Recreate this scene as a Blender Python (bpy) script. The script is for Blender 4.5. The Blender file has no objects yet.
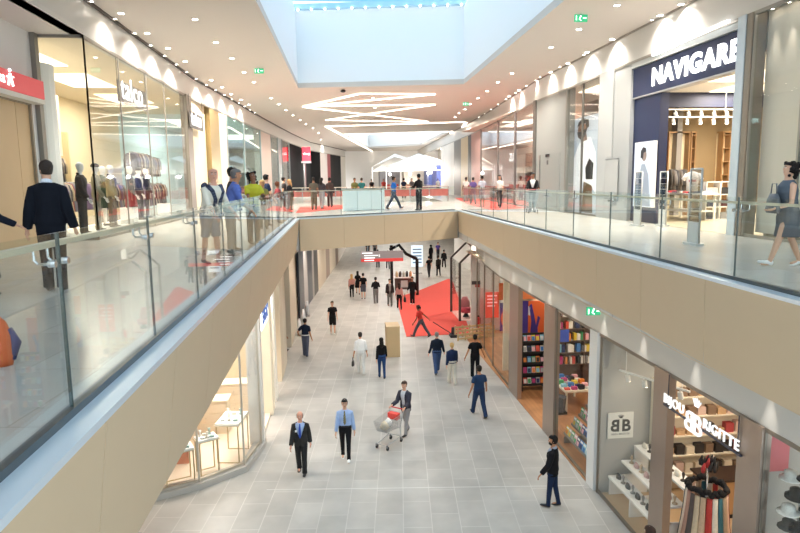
import bpy, bmesh, math, random
from mathutils import Vector, Matrix
from mathutils.geometry import tessellate_polygon
random.seed(7)
R = math.radians
V = Vector
COL = bpy.context.scene.collection

# ---------------------------------------------------------------- camera
F_PX, PITCH, ROLL, YAW, CAMZ = 620.0, R(7.85), 0.0135, R(5.8), 7.85
_fwd = V((math.sin(YAW)*math.cos(PITCH), math.cos(YAW)*math.cos(PITCH), -math.sin(PITCH)))
_r0 = V((math.cos(YAW), -math.sin(YAW), 0)); _u0 = _r0.cross(_fwd)
_rt = _r0*math.cos(ROLL) - _u0*math.sin(ROLL)
_up = _u0*math.cos(ROLL) + _r0*math.sin(ROLL)
EYE = V((0, 0, CAMZ))
def ray(x, y): return _fwd*F_PX + _rt*(x-400) - _up*(y-266.5)
def P(x, y, z):
    d = ray(x, y); return EYE + d*((z-CAMZ)/d.z)
def PX(x, y, X):
    d = ray(x, y); return EYE + d*(X/d.x)
def PY(x, y, Y):
    d = ray(x, y); return EYE + d*(Y/d.y)
cam = bpy.data.cameras.new('camera'); camo = bpy.data.objects.new('camera', cam); COL.objects.link(camo)
cam.sensor_width = 36; cam.lens = F_PX/800*36; cam.clip_end = 500; cam.clip_start = 0.05
camo.matrix_world = Matrix.Translation(EYE) @ Matrix((_rt, _up, -_fwd)).transposed().to_4x4()
bpy.context.scene.camera = camo

# ---------------------------------------------------------------- materials
def lin(h):
    if isinstance(h, str):
        h = [int(h[i:i+2], 16)/255 for i in (0, 2, 4)]
    return tuple(c/12.92 if c <= .04045 else ((c+.055)/1.055)**2.4 for c in h) + (1,)
_m = {}
def M(h, rough=.6, metal=0, noise=0.0, scale=20, spec=.5, emit=0, bump=0.0):
    k = (h, rough, metal, noise, scale, spec, emit, bump)
    if k in _m: return _m[k]
    m = bpy.data.materials.new('m_'+h); m.use_nodes = True
    nt = m.node_tree; b = nt.nodes['Principled BSDF']; c = lin(h)
    b.inputs['Base Color'].default_value = c
    b.inputs['Roughness'].default_value = rough; b.inputs['Metallic'].default_value = metal
    b.inputs['Specular IOR Level'].default_value = spec
    if noise or bump:
        tc = nt.nodes.new('ShaderNodeTexCoord'); n = nt.nodes.new('ShaderNodeTexNoise')
        n.inputs['Scale'].default_value = scale; n.inputs['Detail'].default_value = 4
        nt.links.new(tc.outputs['Object'], n.inputs['Vector'])
        if noise:
            mx = nt.nodes.new('ShaderNodeMix'); mx.data_type = 'RGBA'
            mx.inputs[6].default_value = tuple(min(1, v*(1-noise)) for v in c[:3])+(1,)
            mx.inputs[7].default_value = tuple(min(1, v*(1+noise)) for v in c[:3])+(1,)
            nt.links.new(n.outputs['Fac'], mx.inputs[0]); nt.links.new(mx.outputs[2], b.inputs['Base Color'])
        if bump:
            bp = nt.nodes.new('ShaderNodeBump'); bp.inputs['Strength'].default_value = bump; bp.inputs['Distance'].default_value = .02
            nt.links.new(n.outputs['Fac'], bp.inputs['Height']); nt.links.new(bp.outputs[0], b.inputs['Normal'])
    if emit:
        b.inputs['Emission Color'].default_value = c; b.inputs['Emission Strength'].default_value = emit
    _m[k] = m; return m
def glass_mat(name, tint, refl=.9, base=.04, amt=.62):
    m = bpy.data.materials.new(name); m.use_nodes = True; nt = m.node_tree
    for n in list(nt.nodes): nt.nodes.remove(n)
    o = nt.nodes.new('ShaderNodeOutputMaterial'); t = nt.nodes.new('ShaderNodeBsdfTransparent'); g = nt.nodes.new('ShaderNodeBsdfGlossy')
    mx = nt.nodes.new('ShaderNodeMixShader'); lw = nt.nodes.new('ShaderNodeLayerWeight'); lw.inputs['Blend'].default_value = .5
    pw = nt.nodes.new('ShaderNodeMath'); pw.operation = 'POWER'; pw.inputs[1].default_value = 4.5
    t.inputs['Color'].default_value = lin(tint); g.inputs['Roughness'].default_value = .02
    g.inputs['Color'].default_value = (refl, refl, refl, 1)
    ad = nt.nodes.new('ShaderNodeMath'); ad.operation = 'ADD'; ad.inputs[1].default_value = base; ad.use_clamp = True
    nt.links.new(lw.outputs['Facing'], pw.inputs[0]); ml = nt.nodes.new('ShaderNodeMath'); ml.operation = 'MULTIPLY'; ml.inputs[1].default_value = amt
    nt.links.new(pw.outputs[0], ml.inputs[0]); nt.links.new(ml.outputs[0], ad.inputs[0]); nt.links.new(ad.outputs[0], mx.inputs[0])
    nt.links.new(t.outputs[0], mx.inputs[1]); nt.links.new(g.outputs[0], mx.inputs[2]); nt.links.new(mx.outputs[0], o.inputs[0])
    return m
GLASS = glass_mat('rail_glass', 'f8fbfa', .95, .03)
SGLASS = glass_mat('shop_glass', 'fbfcfb', .8, .02)
def tile_mat(name, c1, c2, mortar, w, h, rot, rough, ms=.012, grain=.10):
    m = bpy.data.materials.new(name); m.use_nodes = True; nt = m.node_tree; b = nt.nodes['Principled BSDF']
    tc = nt.nodes.new('ShaderNodeTexCoord'); mp = nt.nodes.new('ShaderNodeMapping'); br = nt.nodes.new('ShaderNodeTexBrick')
    mp.inputs['Rotation'].default_value = (0, 0, rot)
    nt.links.new(tc.outputs['Object'], mp.inputs[0]); nt.links.new(mp.outputs[0], br.inputs['Vector'])
    br.inputs['Color1'].default_value = lin(c1); br.inputs['Color2'].default_value = lin(c2); br.inputs['Mortar'].default_value = lin(mortar)
    br.inputs['Scale'].default_value = 1; br.inputs['Brick Width'].default_value = w; br.inputs['Row Height'].default_value = h
    br.inputs['Mortar Size'].default_value = ms; br.inputs['Mortar Smooth'].default_value = .3
    n = nt.nodes.new('ShaderNodeTexNoise'); n.inputs['Scale'].default_value = 1.3; n.inputs['Detail'].default_value = 6
    nt.links.new(tc.outputs['Object'], n.inputs['Vector'])
    mr = nt.nodes.new('ShaderNodeMapRange'); mr.inputs[1].default_value = .3; mr.inputs[2].default_value = .7
    mr.inputs[3].default_value = 1-grain; mr.inputs[4].default_value = 1+grain
    nt.links.new(n.outputs['Fac'], mr.inputs[0])
    vm = nt.nodes.new('ShaderNodeVectorMath'); vm.operation = 'SCALE'
    nt.links.new(br.outputs['Color'], vm.inputs[0]); nt.links.new(mr.outputs[0], vm.inputs[3]); nt.links.new(vm.outputs[0], b.inputs['Base Color'])
    b.inputs['Roughness'].default_value = rough; b.inputs['Specular IOR Level'].default_value = .5
    return m
TILE = tile_mat('tile_lower', 'aca8a1', 'b9b5ae', 'c6c2bb', 1.15, .66, R(90)+YAW, .38)
TILEU = tile_mat('tile_upper', 'b9b6af', 'c2bfb8', 'aaa79f', 1.2, 1.2, YAW, .22, .008, .05)
PARQ = tile_mat('parquet', 'a8724a', 'c08a5c', '8a5a38', 1.2, .14, R(90), .45, .004, .15)
BEIGE = M('c4ad8e', .55, 0, .02, 3)
WHITE = M('e8e6e1', .6); CEIL = M('cfc6bd', .8); BULK = M('cfccc6', .3); STEEL = M('c8c8c8', .25, 1); DARK = M('1d1c1e', .5)
DSTEEL = M('77736c', .35, 1); SILL = M('d3dee6', .3, .35); BRONZE = M('a8978a', .32, .7, .06, 2); CREAM = M('eadfc8', .6); GREYW = M('b4b3ae', .6)

# ---------------------------------------------------------------- mesh helpers
def obj(name, bm, mat, parent=None, smooth=False, **tags):
    me = bpy.data.meshes.new(name)
    bmesh.ops.recalc_face_normals(bm, faces=bm.faces)
    bm.to_mesh(me); bm.free()
    for m in (mat if isinstance(mat, (list, tuple)) else [mat]): me.materials.append(m)
    if smooth: me.polygons.foreach_set('use_smooth', [True]*len(me.polygons))
    o = bpy.data.objects.new(name, me); COL.objects.link(o)
    if parent: o.parent = parent
    for k, v in tags.items(): o[k] = v
    return o
def thing(name, label, cat, loc=(0, 0, 0), rz=0, group=None):
    o = bpy.data.objects.new(name, None); COL.objects.link(o); o.empty_display_size = .2
    o.location = loc; o.rotation_euler = (0, 0, rz); o['label'] = label; o['category'] = cat
    if group: o['group'] = group
    return o
def tag(o, label, cat, group=None):
    o['label'] = label; o['category'] = cat
    if group: o['group'] = group
    return o
def leanseg(bm, p, q, z0, z1, t, lean, mi=0):
    p, q = V((p[0], p[1], 0)), V((q[0], q[1], 0)); d = (q-p).normalized(); n = V((-d.y, d.x, 0)); s = 1 if t > 0 else -1
    vs = [bm.verts.new(a+n*o+V((0, 0, z))) for a in (p, q) for z, l in ((z0, lean), (z1, 0)) for o in (s*l, s*l+t)]
    for f in ((0, 1, 3, 2), (4, 6, 7, 5), (0, 4, 5, 1), (2, 3, 7, 6), (0, 2, 6, 4), (1, 5, 7, 3)): bm.faces.new([vs[i] for i in f]).material_index = mi
def struct(name, bm, mat, parent=None):
    o = obj(name, bm, mat, parent)
    if not parent: o['kind'] = 'structure'
    return o
def sroot(name):
    o = bpy.data.objects.new(name, None); COL.objects.link(o); o['kind'] = 'structure'; return o
def dup(root, loc=None, rz=None, label=None, group=None, cat=None):
    r = root.copy(); COL.objects.link(r)
    if loc is not None: r.location = loc
    if rz is not None: r.rotation_euler = (0, 0, rz)
    if label: r['label'] = label
    if group: r['group'] = group
    for ch in list(root.children):
        c = ch.copy(); COL.objects.link(c); c.parent = r
        for g in list(ch.children):
            d = g.copy(); COL.objects.link(d); d.parent = c
    return r
def B(): return bmesh.new()
def box(bm, x0, x1, y0, y1, z0, z1, mi=0, mtx=None):
    vs = [bm.verts.new((x, y, z)) for x in (x0, x1) for y in (y0, y1) for z in (z0, z1)]
    if mtx:
        for v in vs: v.co = mtx @ v.co
    for f in ((0, 1, 3, 2), (4, 6, 7, 5), (0, 4, 5, 1), (2, 3, 7, 6), (0, 2, 6, 4), (1, 5, 7, 3)):
        fc = bm.faces.new([vs[i] for i in f]); fc.material_index = mi
    return bm
def bar(bm, a, b, w=.03, h=None, mi=0):
    a, b = V(a), V(b); d = b-a; L = d.length
    if L < 1e-6: return bm
    q = d.to_track_quat('X', 'Z').to_matrix().to_4x4(); q.translation = a
    h = h or w
    return box(bm, 0, L, -w/2, w/2, -h/2, h/2, mi, q)
def tube(bm, pts, rad, n=10, mi=0, cap=True, flat=1.0, upv=None):
    """loft of circular/elliptic rings along pts; rad scalar or list of scalar / (ru, rv)"""
    pts = [V(p) for p in pts]; rings = []
    if not isinstance(rad, (list, tuple)): rad = [rad]*len(pts)
    ref = V(upv) if upv else None
    for i, p in enumerate(pts):
        d = (pts[min(i+1, len(pts)-1)] - pts[max(i-1, 0)])
        if d.length < 1e-7: d = V((0, 0, 1))
        d.normalize()
        if ref is None: ref = V((1, 0, 0)) if abs(d.x) < .8 else V((0, 1, 0))
        u = (ref - d*ref.dot(d)); u.normalize(); w = d.cross(u)
        r = rad[i]; ru, rv = r if isinstance(r, (list, tuple)) else (r, r*flat)
        rings.append([bm.verts.new(p + u*ru*math.cos(2*math.pi*k/n) + w*rv*math.sin(2*math.pi*k/n)) for k in range(n)])
    for a, b in zip(rings, rings[1:]):
        for k in range(n):
            f = bm.faces.new((a[k], a[(k+1) % n], b[(k+1) % n], b[k])); f.material_index = mi
    if cap:
        for rg in (rings[0], rings[-1]):
            f = bm.faces.new(rg); f.material_index = mi
    return bm
def ell(bm, c, r, n=10, m=7, mi=0, mtx=None):
    c = V(c); r = r if isinstance(r, (tuple, list)) else (r, r, r)
    g = []
    for i in range(m+1):
        th = math.pi*i/m
        row = [V((r[0]*math.sin(th)*math.cos(2*math.pi*k/n), r[1]*math.sin(th)*math.sin(2*math.pi*k/n), r[2]*math.cos(th))) for k in range(n)] if 0 < i < m else [V((0, 0, r[2]*math.cos(th)))]
        g.append([bm.verts.new((mtx @ (c+p)) if mtx else c+p) for p in row])
    for i in range(m):
        a, b = g[i], g[i+1]
        for k in range(n):
            k2 = (k+1) % n
            if len(a) == 1: f = bm.faces.new((a[0], b[k], b[k2]))
            elif len(b) == 1: f = bm.faces.new((a[k], a[k2], b[0]))
            else: f = bm.faces.new((a[k], a[k2], b[k2], b[k]))
            f.material_index = mi
    return bm
def prism(bm, poly, z0, z1, mi=0, holes=()):
    """vertical prism from plan polygon"""
    loops = [[V((p[0], p[1], 0)) for p in L] for L in [poly]+list(holes)]
    flat = [p for L in loops for p in L]
    lo = [bm.verts.new((p.x, p.y, z0)) for p in flat]; hi = [bm.verts.new((p.x, p.y, z1)) for p in flat]
    for t in tessellate_polygon(loops):
        for vs in (lo, hi):
            try: f = bm.faces.new([vs[i] for i in t]); f.material_index = mi
            except ValueError: pass
    k = 0
    for L in loops:
        n = len(L)
        for i in range(n):
            a, b = k+i, k+(i+1) % n
            f = bm.faces.new((lo[a], lo[b], hi[b], hi[a])); f.material_index = mi
        k += n
    return bm
def wallseg(bm, p, q, z0, z1, t, mi=0):
    """wall from plan point p to q, thickness t to the left of p->q"""
    p, q = V((p[0], p[1], 0)), V((q[0], q[1], 0)); d = (q-p).normalized(); n = V((-d.y, d.x, 0))*t
    return prism(bm, [p, q, q+n, p+n], z0, z1, mi)
def text(s, mat, origin, right, up, size, parent=None, name='lettering', depth=.02, align='LEFT', bold=0.0, **tags):
    cu = bpy.data.curves.new(name, 'FONT'); cu.body = s; cu.size = size; cu.extrude = depth/2; cu.align_x = align; cu.offset = bold; cu.space_character = 1.12
    o = bpy.data.objects.new(name+'_t', cu); COL.objects.link(o)
    me = bpy.data.meshes.new_from_object(o.evaluated_get(bpy.context.evaluated_depsgraph_get()))
    bpy.data.objects.remove(o); me.materials.clear(); me.materials.append(mat)
    r, u = V(right).normalized(), V(up).normalized()
    mt = Matrix((r, u, r.cross(u))).transposed().to_4x4(); mt.translation = V(origin)
    me.transform(mt)
    o = bpy.data.objects.new(name, me); COL.objects.link(o)
    if parent: o.parent = parent
    for k, v in tags.items(): o[k] = v
    return o
LX, LY = (0, 1, 0), (0, -1, 0)   # text directions: on a left-hand wall (faces +X) / on a right-hand wall (faces -X)
def lamp(kind, loc, power, parent=None, size=.1, color=(1, .93, .84), spot=None, blend=.5, rot=None, sy=None, name='lamp_light'):
    l = bpy.data.lights.new(name, kind); l.energy = power; l.color = color
    if kind == 'AREA':
        l.shape = 'RECTANGLE'; l.size = size; l.size_y = sy or size
    else: l.shadow_soft_size = size
    if spot: l.spot_size = spot; l.spot_blend = blend
    o = bpy.data.objects.new(name, l); COL.objects.link(o); o.location = loc
    if rot: o.rotation_euler = rot
    if parent: o.parent = parent
    return o
# ================================================================ PEOPLE
def bake(bm, voxel, smooth=2):
    me = bpy.data.meshes.new('tmp'); bmesh.ops.recalc_face_normals(bm, faces=bm.faces); bm.to_mesh(me); bm.free()
    o = bpy.data.objects.new('tmp', me); COL.objects.link(o)
    r = o.modifiers.new('r', 'REMESH'); r.mode = 'VOXEL'; r.voxel_size = voxel
    s = o.modifiers.new('s', 'SMOOTH'); s.factor = .5; s.iterations = smooth
    m2 = bpy.data.meshes.new_from_object(o.evaluated_get(bpy.context.evaluated_depsgraph_get()))
    bpy.data.objects.remove(o); bpy.data.meshes.remove(me)
    b = bmesh.new(); b.from_mesh(m2); bpy.data.meshes.remove(m2); return b
SKIN = {'fair': 'd9a98c', 'tan': 'b9825f', 'pink': 'dda288', 'brown': '8a5a40'}
def person(pos, rz, label, h=1.75, skin='fair', hair=('short', '2b1f1a'), top=('tee', '222222'), bottom=('trousers', '2a2c33'), shoes='1c1b1b',
           legs=((0, 0), (0, 0)), arms=((0, 6, 8), (0, 6, 8)), lean=0, hy=0, hp=0, fem=False, girth=1.0, det=1, extras=(), group=None, name='person', cat='person', body=None, pitch=0):
    k = h/1.75; vox = (.011, .016, .026)[2-det]; root = thing(name, label, cat, pos, R(rz), group)
    sk = M(body, .35) if body else M(SKIN[skin], .55, 0, .04, 8); g = girth
    sh_w = (.155 if fem else .173)*(.5+.5*g)
    piv = V((0, 0, .93)); ML = Matrix.Translation(piv) @ Matrix.Rotation(-R(lean), 4, 'X') @ Matrix.Translation(-piv)
    T = lambda p: ML @ V(p)
    nk = T((0, 0, 1.50)); MH = Matrix.Translation(T((0, .012, 1.50))) @ Matrix.Rotation(R(hy), 4, 'Z') @ Matrix.Rotation(-R(hp), 4, 'X') @ Matrix.Translation((0, 0, .13))
    # legs
    J = []
    for s, (a, b) in zip((-1, 1), legs):
        a, b = R(a), R(b); hip = V((s*.088, 0, .91)); kn = hip+V((s*.004, math.sin(a), -math.cos(a)))*.43; an = kn+V((0, math.sin(a-b), -math.cos(a-b)))*.40
        J.append((hip, kn, an, a-b))
    low = min(j[2].z-.045*abs(math.sin(j[3]))*1.2 for j in J)-.075
    # arms
    A = []
    for s, ar in zip((-1, 1), arms):
        a, o, e = R(ar[0]), R(ar[1]), R(ar[2]); inw = R(ar[3]) if len(ar) > 3 else 0
        S = V((s*sh_w, -.005, 1.355))
        d1 = V((s*math.sin(o), math.sin(a)*math.cos(o), -math.cos(a)*math.cos(o)))
        d2 = V((s*math.sin(o), math.sin(a+e)*math.cos(o), -math.cos(a+e)*math.cos(o))); d2 = V((d2.x-s*math.sin(inw), d2.y*math.cos(inw), d2.z*math.cos(inw) if abs(inw) < 1.2 else d2.z)).normalized()
        E = S+d1*.29; W = E+d2*.25
        A.append((T(S), T(E), T(W), (T(W)-T(E)).normalized(), s))
    TOR = [(.86, .150, .10), (.93, .168, .112), (1.03, .150 if not fem else .135, .10), (1.13, .142 if not fem else .122, .098), (1.26, .163 if not fem else .145, .115), (1.35, .168 if not fem else .146, .106), (1.405, .128, .085), (1.44, .082, .066), (1.47, .06, .058)]
    def torso(bm, z0, z1, grow, n=20, belly=0):
        pts, rr = [], []
        lv = [t for t in TOR if z0 < t[0] < z1]
        def at(z):
            for a, b in zip(TOR, TOR[1:]):
                if a[0] <= z <= b[0]:
                    f = (z-a[0])/(b[0]-a[0]); return (z, a[1]+(b[1]-a[1])*f, a[2]+(b[2]-a[2])*f)
            return (z, TOR[0][1]+.1*(TOR[0][0]-z), TOR[0][2]+.06*(TOR[0][0]-z)) if z < .86 else (z, .06, .06)
        for t in [at(z0)]+lv+[at(z1)]:
            pts.append(T((0, .012 if 1.2 < t[0] < 1.4 else 0, t[0]))); gg = g if t[0] < 1.38 else (1+g)/2
            rr.append((t[1]*gg+grow, t[2]*(gg*1.25-.25)+grow+(belly if 1 < t[0] < 1.2 else 0)))
        tube(bm, pts, rr, n, upv=(1, 0, 0))
    # ---- body
    bm = B(); torso(bm, .86, 1.465, 0)
    tube(bm, [T((0, -.005, 1.42)), T((0, .004, 1.50)), MH @ V((0, -.01, -.07))], [.062, .054, .052], 12)
    hs = [(-.118, .026, .034, .045), (-.098, .046, .06, .026), (-.06, .063, .080, .010), (-.01, .073, .093, .0), (.04, .077, .098, -.006), (.08, .066, .085, -.01), (.105, .042, .056, -.01), (.115, .012, .016, -.01)]
    tube(bm, [MH @ V((0, y, z)) for z, a, b, y in hs], [(a, b) for z, a, b, y in hs], 16, upv=(1, 0, 0))
    if not body:
        tube(bm, [MH @ V((0, .082, .012)), MH @ V((0, .106, -.022)), MH @ V((0, .092, -.034))], [.008, .014, .008], 6)
    for s in (-1, 1):
        if not body: ell(bm, (s*.077, -.005, -.012), (.010, .018, .03), 8, 6, 0, MH)
    for hip, kn, an, fa in J:
        tube(bm, [hip+V((0, 0, .05)), hip, hip.lerp(kn, .5), kn, kn.lerp(an, .3), an, an+V((0, .0, -.05))], [.08*g, .088*g, .072*g, .053, .054, .036, .036], 12)
        tube(bm, [an+V((0, -.03, -.045)), an+V((0, .06, -.05)), an+V((0, .14, -.062))], [.03, .033, .02], 8)
    for S, E, W, d, s in A:
        tube(bm, [T((s*.07, 0, 1.39)), S, S.lerp(E, .3), E, E.lerp(W, .3), W], [.05, .052*(.5+.5*g), .045*(.5+.5*g), .037, .036, .024], 10)
        tube(bm, [W-d*.02, W+d*.03, W+d*.085], [.022, .028, .03], 8, flat=.7)
    bm = bake(bm, vox, 2 if det else 1)
    for f in bm.faces: f.smooth = True
    for S, E, W, d, s in A:   # fingers: unequal, slightly curled, thumb from the side of the palm
        side = d.cross(V((0, 0, 1)) if abs(d.z) < .8 else V((0, 1, 0))).normalized()
        if abs(d.z) >= .8: side = V((0, 1, 0)) - d*d.y; side.normalize()
        cu = side.cross(d).normalized()*(1 if (side.cross(d)).x*s < 0 else -1)
        for q, L in zip((-1.5, -.5, .5, 1.5), (.058, .074, .08, .07)):
            p = W+d*.08+side*q*.0145
            tube(bm, [p-d*.012, p+d*L*.45+cu*.006, p+d*L*.8+cu*.022, p+d*L*.95+cu*.038], [.0085, .0082, .0075, .006], 6)
        p = W+d*.03+side*.024
        tube(bm, [p-side*.008, p+side*.018+d*.025+cu*.008, p+side*.02+d*.058+cu*.018], [.011, .010, .008], 6)
    mats = [sk]
    if not body:
        mats += [M('f2eeea', .3), M('2a1c16', .4), M('a5574e' if fem else 'a8685c', .5)]
        for s in (-1, 1):
            ell(bm, (s*.03, .082, .008), (.014, .008, .007), 8, 6, 1, MH); ell(bm, (s*.03, .0885, .008), (.006, .003, .006), 6, 5, 2, MH)
            tube(bm, [MH @ V((s*.016, .095, .03)), MH @ V((s*.046, .082, .03))], .0045, 5, 2)
        ell(bm, (0, .082, -.063), (.024, .01, .0065), 8, 6, 3, MH)
    off = Matrix.Scale(k, 4) @ Matrix.Translation((0, 0, -low)) @ (Matrix.Translation((0, 0, 0)) @ Matrix.Rotation(R(pitch), 4, 'X'))
    for f in bm.faces: f.smooth = True
    def put(nm, b, mt, **tg):
        bmesh.ops.transform(b, matrix=off, verts=b.verts); o = obj(nm, b, mt, root)
        for kk, v in tg.items(): o[kk] = v
        return o
    put('body', bm, mats)
    # ---- lower clothes
    bt, bc = bottom[0], bottom[1]; fm = lambda c: M(c, .85, 0, .10, 14, .2, 0, .25)
    bm = B()
    if bt in ('trousers', 'shorts', 'slim'):
        w = .004 if bt == 'slim' else .016
        tube(bm, [V((0, 0, 1.03)), V((0, 0, .95)), V((0, 0, .88)), V((0, 0, .83))], [(.155*g+.006, .108*g+.008), (.174*g+.008, .122*g+.006), (.17*g+.008, .118*g), (.12, .085)], 16, upv=(1, 0, 0))
        for hip, kn, an, fa in J:
            if bt != 'shorts':
                tube(bm, [hip+V((0, 0, .03)), hip.lerp(kn, .15), hip.lerp(kn, .5), kn, kn.lerp(an, .4), kn.lerp(an, .8), an+V((0, -.005, -.035))], [.09*g, .094*g, .079*g+w/2, .06+w, .056+w, .047+w*1.3, .05+w*1.3], 12)
            else:
                tube(bm, [hip+V((0, 0, .03)), hip.lerp(kn, .15), hip.lerp(kn, .55), hip.lerp(kn, .97)], [.09*g, .098*g, .09, .088], 12)
    elif bt in ('skirt', 'longskirt'):
        zl = .52 if bt == 'skirt' else .25
        tube(bm, [V((0, 0, 1.08)), V((0, 0, .95)), V((0, 0, .85)), V((0, 0, .7)), V((0, 0, zl))], [(.14*g, .1*g), (.18*g, .13*g), (.19*g, .145*g), (.2*g, .16), (.23 if bt == 'skirt' else .26, .19)], 18, upv=(1, 0, 0))
    smooth_last(put({'slim': 'trousers', 'longskirt': 'skirt'}.get(bt, bt), bake(bm, vox, 3), fm(bc)))
    # ---- top
    tt, tcol = top[0], top[1]
    SL = {'tee': .62, 'shirt': 1.9, 'jacket': 1.93, 'sleeveless': 0, 'polo': .7, 'rolled': 1.3}[tt]
    def upper(grow, z0, sl, hem=0):
        bm = B(); torso(bm, z0, 1.452, grow)
        for S, E, W, d, s in A:
            pts = [T((s*.06, 0, 1.395)), S]; rr = [.042+grow, .053*(.5+.5*g)+grow*.8]
            if sl > 0:
                if sl <= 1: pts += [S.lerp(E, sl*.5), S.lerp(E, sl)]; rr += [.053*(.5+.5*g)+grow, .05+grow]
                else: pts += [S.lerp(E, .5), E, E.lerp(W, (sl-1)*.5), E.lerp(W, sl-1)]; rr += [.048+grow, .043+grow, .04+grow, .034+grow]
                tube(bm, pts, rr, 12)
        return bake(bm, vox, 3)
    if tt == 'jacket':
        sc = top[2] if len(top) > 2 else 'e6e8ec'; opened = len(top) > 3 and top[3]
        smooth_last(put('shirt', upper(.010, 1.0, 0), fm(sc)))
        jb = upper(.026, .80, SL)
        wedge = (lambda z: (.035+.11*(z-1.10)/.36 if z > 1.10 else (.0 if z > .92 else .05*(.92-z)/.12))) if not opened else (lambda z: .055+.03*max(0, (z-1.1)/.35))
        inv = ML.inverted(); dl = []
        for f in jb.faces:
            c = inv @ f.calc_center_median()
            if c.y > .02 and abs(c.x) < wedge(c.z) and c.z > .7 and abs(c.x) < .14: dl.append(f)
            elif c.z < .815 and f.normal.z < -.7: dl.append(f)
        bmesh.ops.delete(jb, geom=dl, context='FACES')
        jo = smooth_last(put('jacket', jb, fm(tcol))); sm = jo.modifiers.new('s', 'SOLIDIFY'); sm.thickness = .006; sm.offset = -1
        bm = B(); tube(bm, [T((0, -.03, 1.44)), T((0, -.012, 1.485))], [(.075, .07), (.066, .064)], 14, upv=(1, 0, 0)); put('collar', bm, fm(sc))
    else:
        smooth_last(put({'tee': 't_shirt', 'shirt': 'shirt', 'sleeveless': 'vest_top', 'polo': 'polo_shirt', 'rolled': 'shirt'}[tt], upper(.014, .90 if 'tuck' not in extras else .98, SL), fm(tcol)))
        if tt in ('shirt', 'polo', 'rolled'):
            bm = B(); tube(bm, [T((0, -.01, 1.445)), T((0, -.006, 1.48))], [(.074, .07), (.064, .062)], 14, upv=(1, 0, 0)); put('collar', bm, fm(tcol))
    # ---- shoes
    for hip, kn, an, fa in J:
        bm = B()
        q = Matrix.Translation(an) @ Matrix.Rotation(fa*.8 if fa > 0 else fa*.9, 4, 'X')
        tube(bm, [q @ V((0, -.055, -.035)), q @ V((0, -.03, -.035)), q @ V((0, .03, -.04)), q @ V((0, .1, -.052)), q @ V((0, .165, -.058)), q @ V((0, .185, -.062))], [(.02, .03), (.037, .042), (.04, .038), (.045, .026), (.036, .018), (.012, .008)], 10, upv=(1, 0, 0))
        smooth_last(put('shoe', bm, M(shoes, .5)))
    # ---- hair
    ht, hc = hair
    if ht != 'none':
        hm = M(hc, .7, 0, .25, 60, .3, 0, .5); bm = B(); gsc = 1.10 if ht != 'crop' else 1.05
        if ht in ('curly', 'long', 'bun'): gsc = 1.2
        tube(bm, [MH @ V((0, y-.004, z*1.02+.004)) for z, a, b, y in hs[2:]]+[MH @ V((0, -.01, .119 if gsc < 1.15 else .128))], [(a*gsc+.003, b*gsc+.003) for z, a, b, y in hs[2:]]+[(.01, .012)], 20, upv=(1, 0, 0))
        bmesh.ops.subdivide_edges(bm, edges=bm.edges, cuts=1)
        inv = MH.inverted(); dl = []
        for f in bm.faces:
            c = inv @ f.calc_center_median()
            front = c.y > .02 and c.z < .062 + .25*max(0, .05-abs(c.x))*0
            low_ = c.z < -.035 - .3*(-.02-c.y if c.y < -.02 else 0)
            if front or (low_ and ht not in ('long',)) or (ht == 'ring' and c.z > .045): dl.append(f)
        bmesh.ops.delete(bm, geom=dl, context='FACES')
        if ht == 'long':
            tube(bm, [MH @ V((0, -.06, .06)), MH @ V((0, -.085, -.03)), MH @ V((0, -.10, -.12)), MH @ V((0, -.12, -.22)), MH @ V((0, -.115, -.30))], [(.06, .04), (.085, .05), (.09, .045), (.085, .035), (.03, .015)], 14, upv=(1, 0, 0))
        if ht == 'bun': ell(bm, (0, -.10, .06), .045, 10, 8, 0, MH)
        if ht == 'pony': tube(bm, [MH @ V((0, -.09, .05)), MH @ V((0, -.13, .0)), MH @ V((0, -.12, -.12))], [.02, .03, .012], 8)
        if ht == 'curly':
            for _ in range(34):
                a = random.uniform(0, 6.28); z = random.uniform(-.16, .12); rr = .1
                p = V((math.cos(a)*.1, math.sin(a)*.11-.02, z))
                if p.y > .03 and z < .07: continue
                ell(bm, p, random.uniform(.025, .04), 6, 5, 0, MH)
        o = smooth_last(put('hair', bm, hm)); sm = o.modifiers.new('s', 'SOLIDIFY'); sm.thickness = .006
    for ex in extras:
        if ex[0] == 'tie':
            bm = B(); tube(bm, [T((0, .083, 1.43)), T((0, .115, 1.40)), T((0, .143, 1.28)), T((0, .137, 1.12)), T((0, .132, 1.05))], [(.016, .012), (.02, .01), (.032, .008), (.036, .008), (.006, .004)], 8, upv=(1, 0, 0)); put('tie', bm, stripe(ex[1], ex[2]) if len(ex) > 2 else M(ex[1], .6))
        elif ex[0] == 'belt':
            bm = B(); tube(bm, [V((0, 0, .975)), V((0, 0, 1.01))], [(.178*g, .130*g)]*2, 20, upv=(1, 0, 0)); put('belt', bm, M(ex[1], .5))
        elif ex[0] == 'beard':
            bm = B(); ell(bm, (0, .035, -.075), (.06, .062, .05), 12, 8, 0, MH); put('beard', bm, M(ex[1], .9, 0, .2, 60))
        elif ex[0] == 'glasses':
            bm = B()
            for s in (-1, 1):
                tube(bm, [MH @ V((s*.03+.02*math.cos(t), .098, .008+.015*math.sin(t))) for t in [i*math.pi/4 for i in range(9)]], .0025, 4); bar(bm, MH @ V((s*.05, .096, .01)), MH @ V((s*.077, .0, .01)), .004)
            put('glasses', bm, DARK)
        elif ex[0] == 'badge':
            bm = B(); box(bm, .075, .125, .148, .153, 1.23, 1.29); put('badge', bm, M('f4f4f2', .4))
        elif ex[0] == 'sweater':
            bm = B()
            tube(bm, [T((.17*math.cos(a)*1.0, -.02+.13*math.sin(a), 1.43+.035*math.cos(a)**2*-1)) for a in [math.pi*(-.0)+i*math.pi/10-math.pi*1.0 for i in range(11)]], .045, 8)
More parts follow.
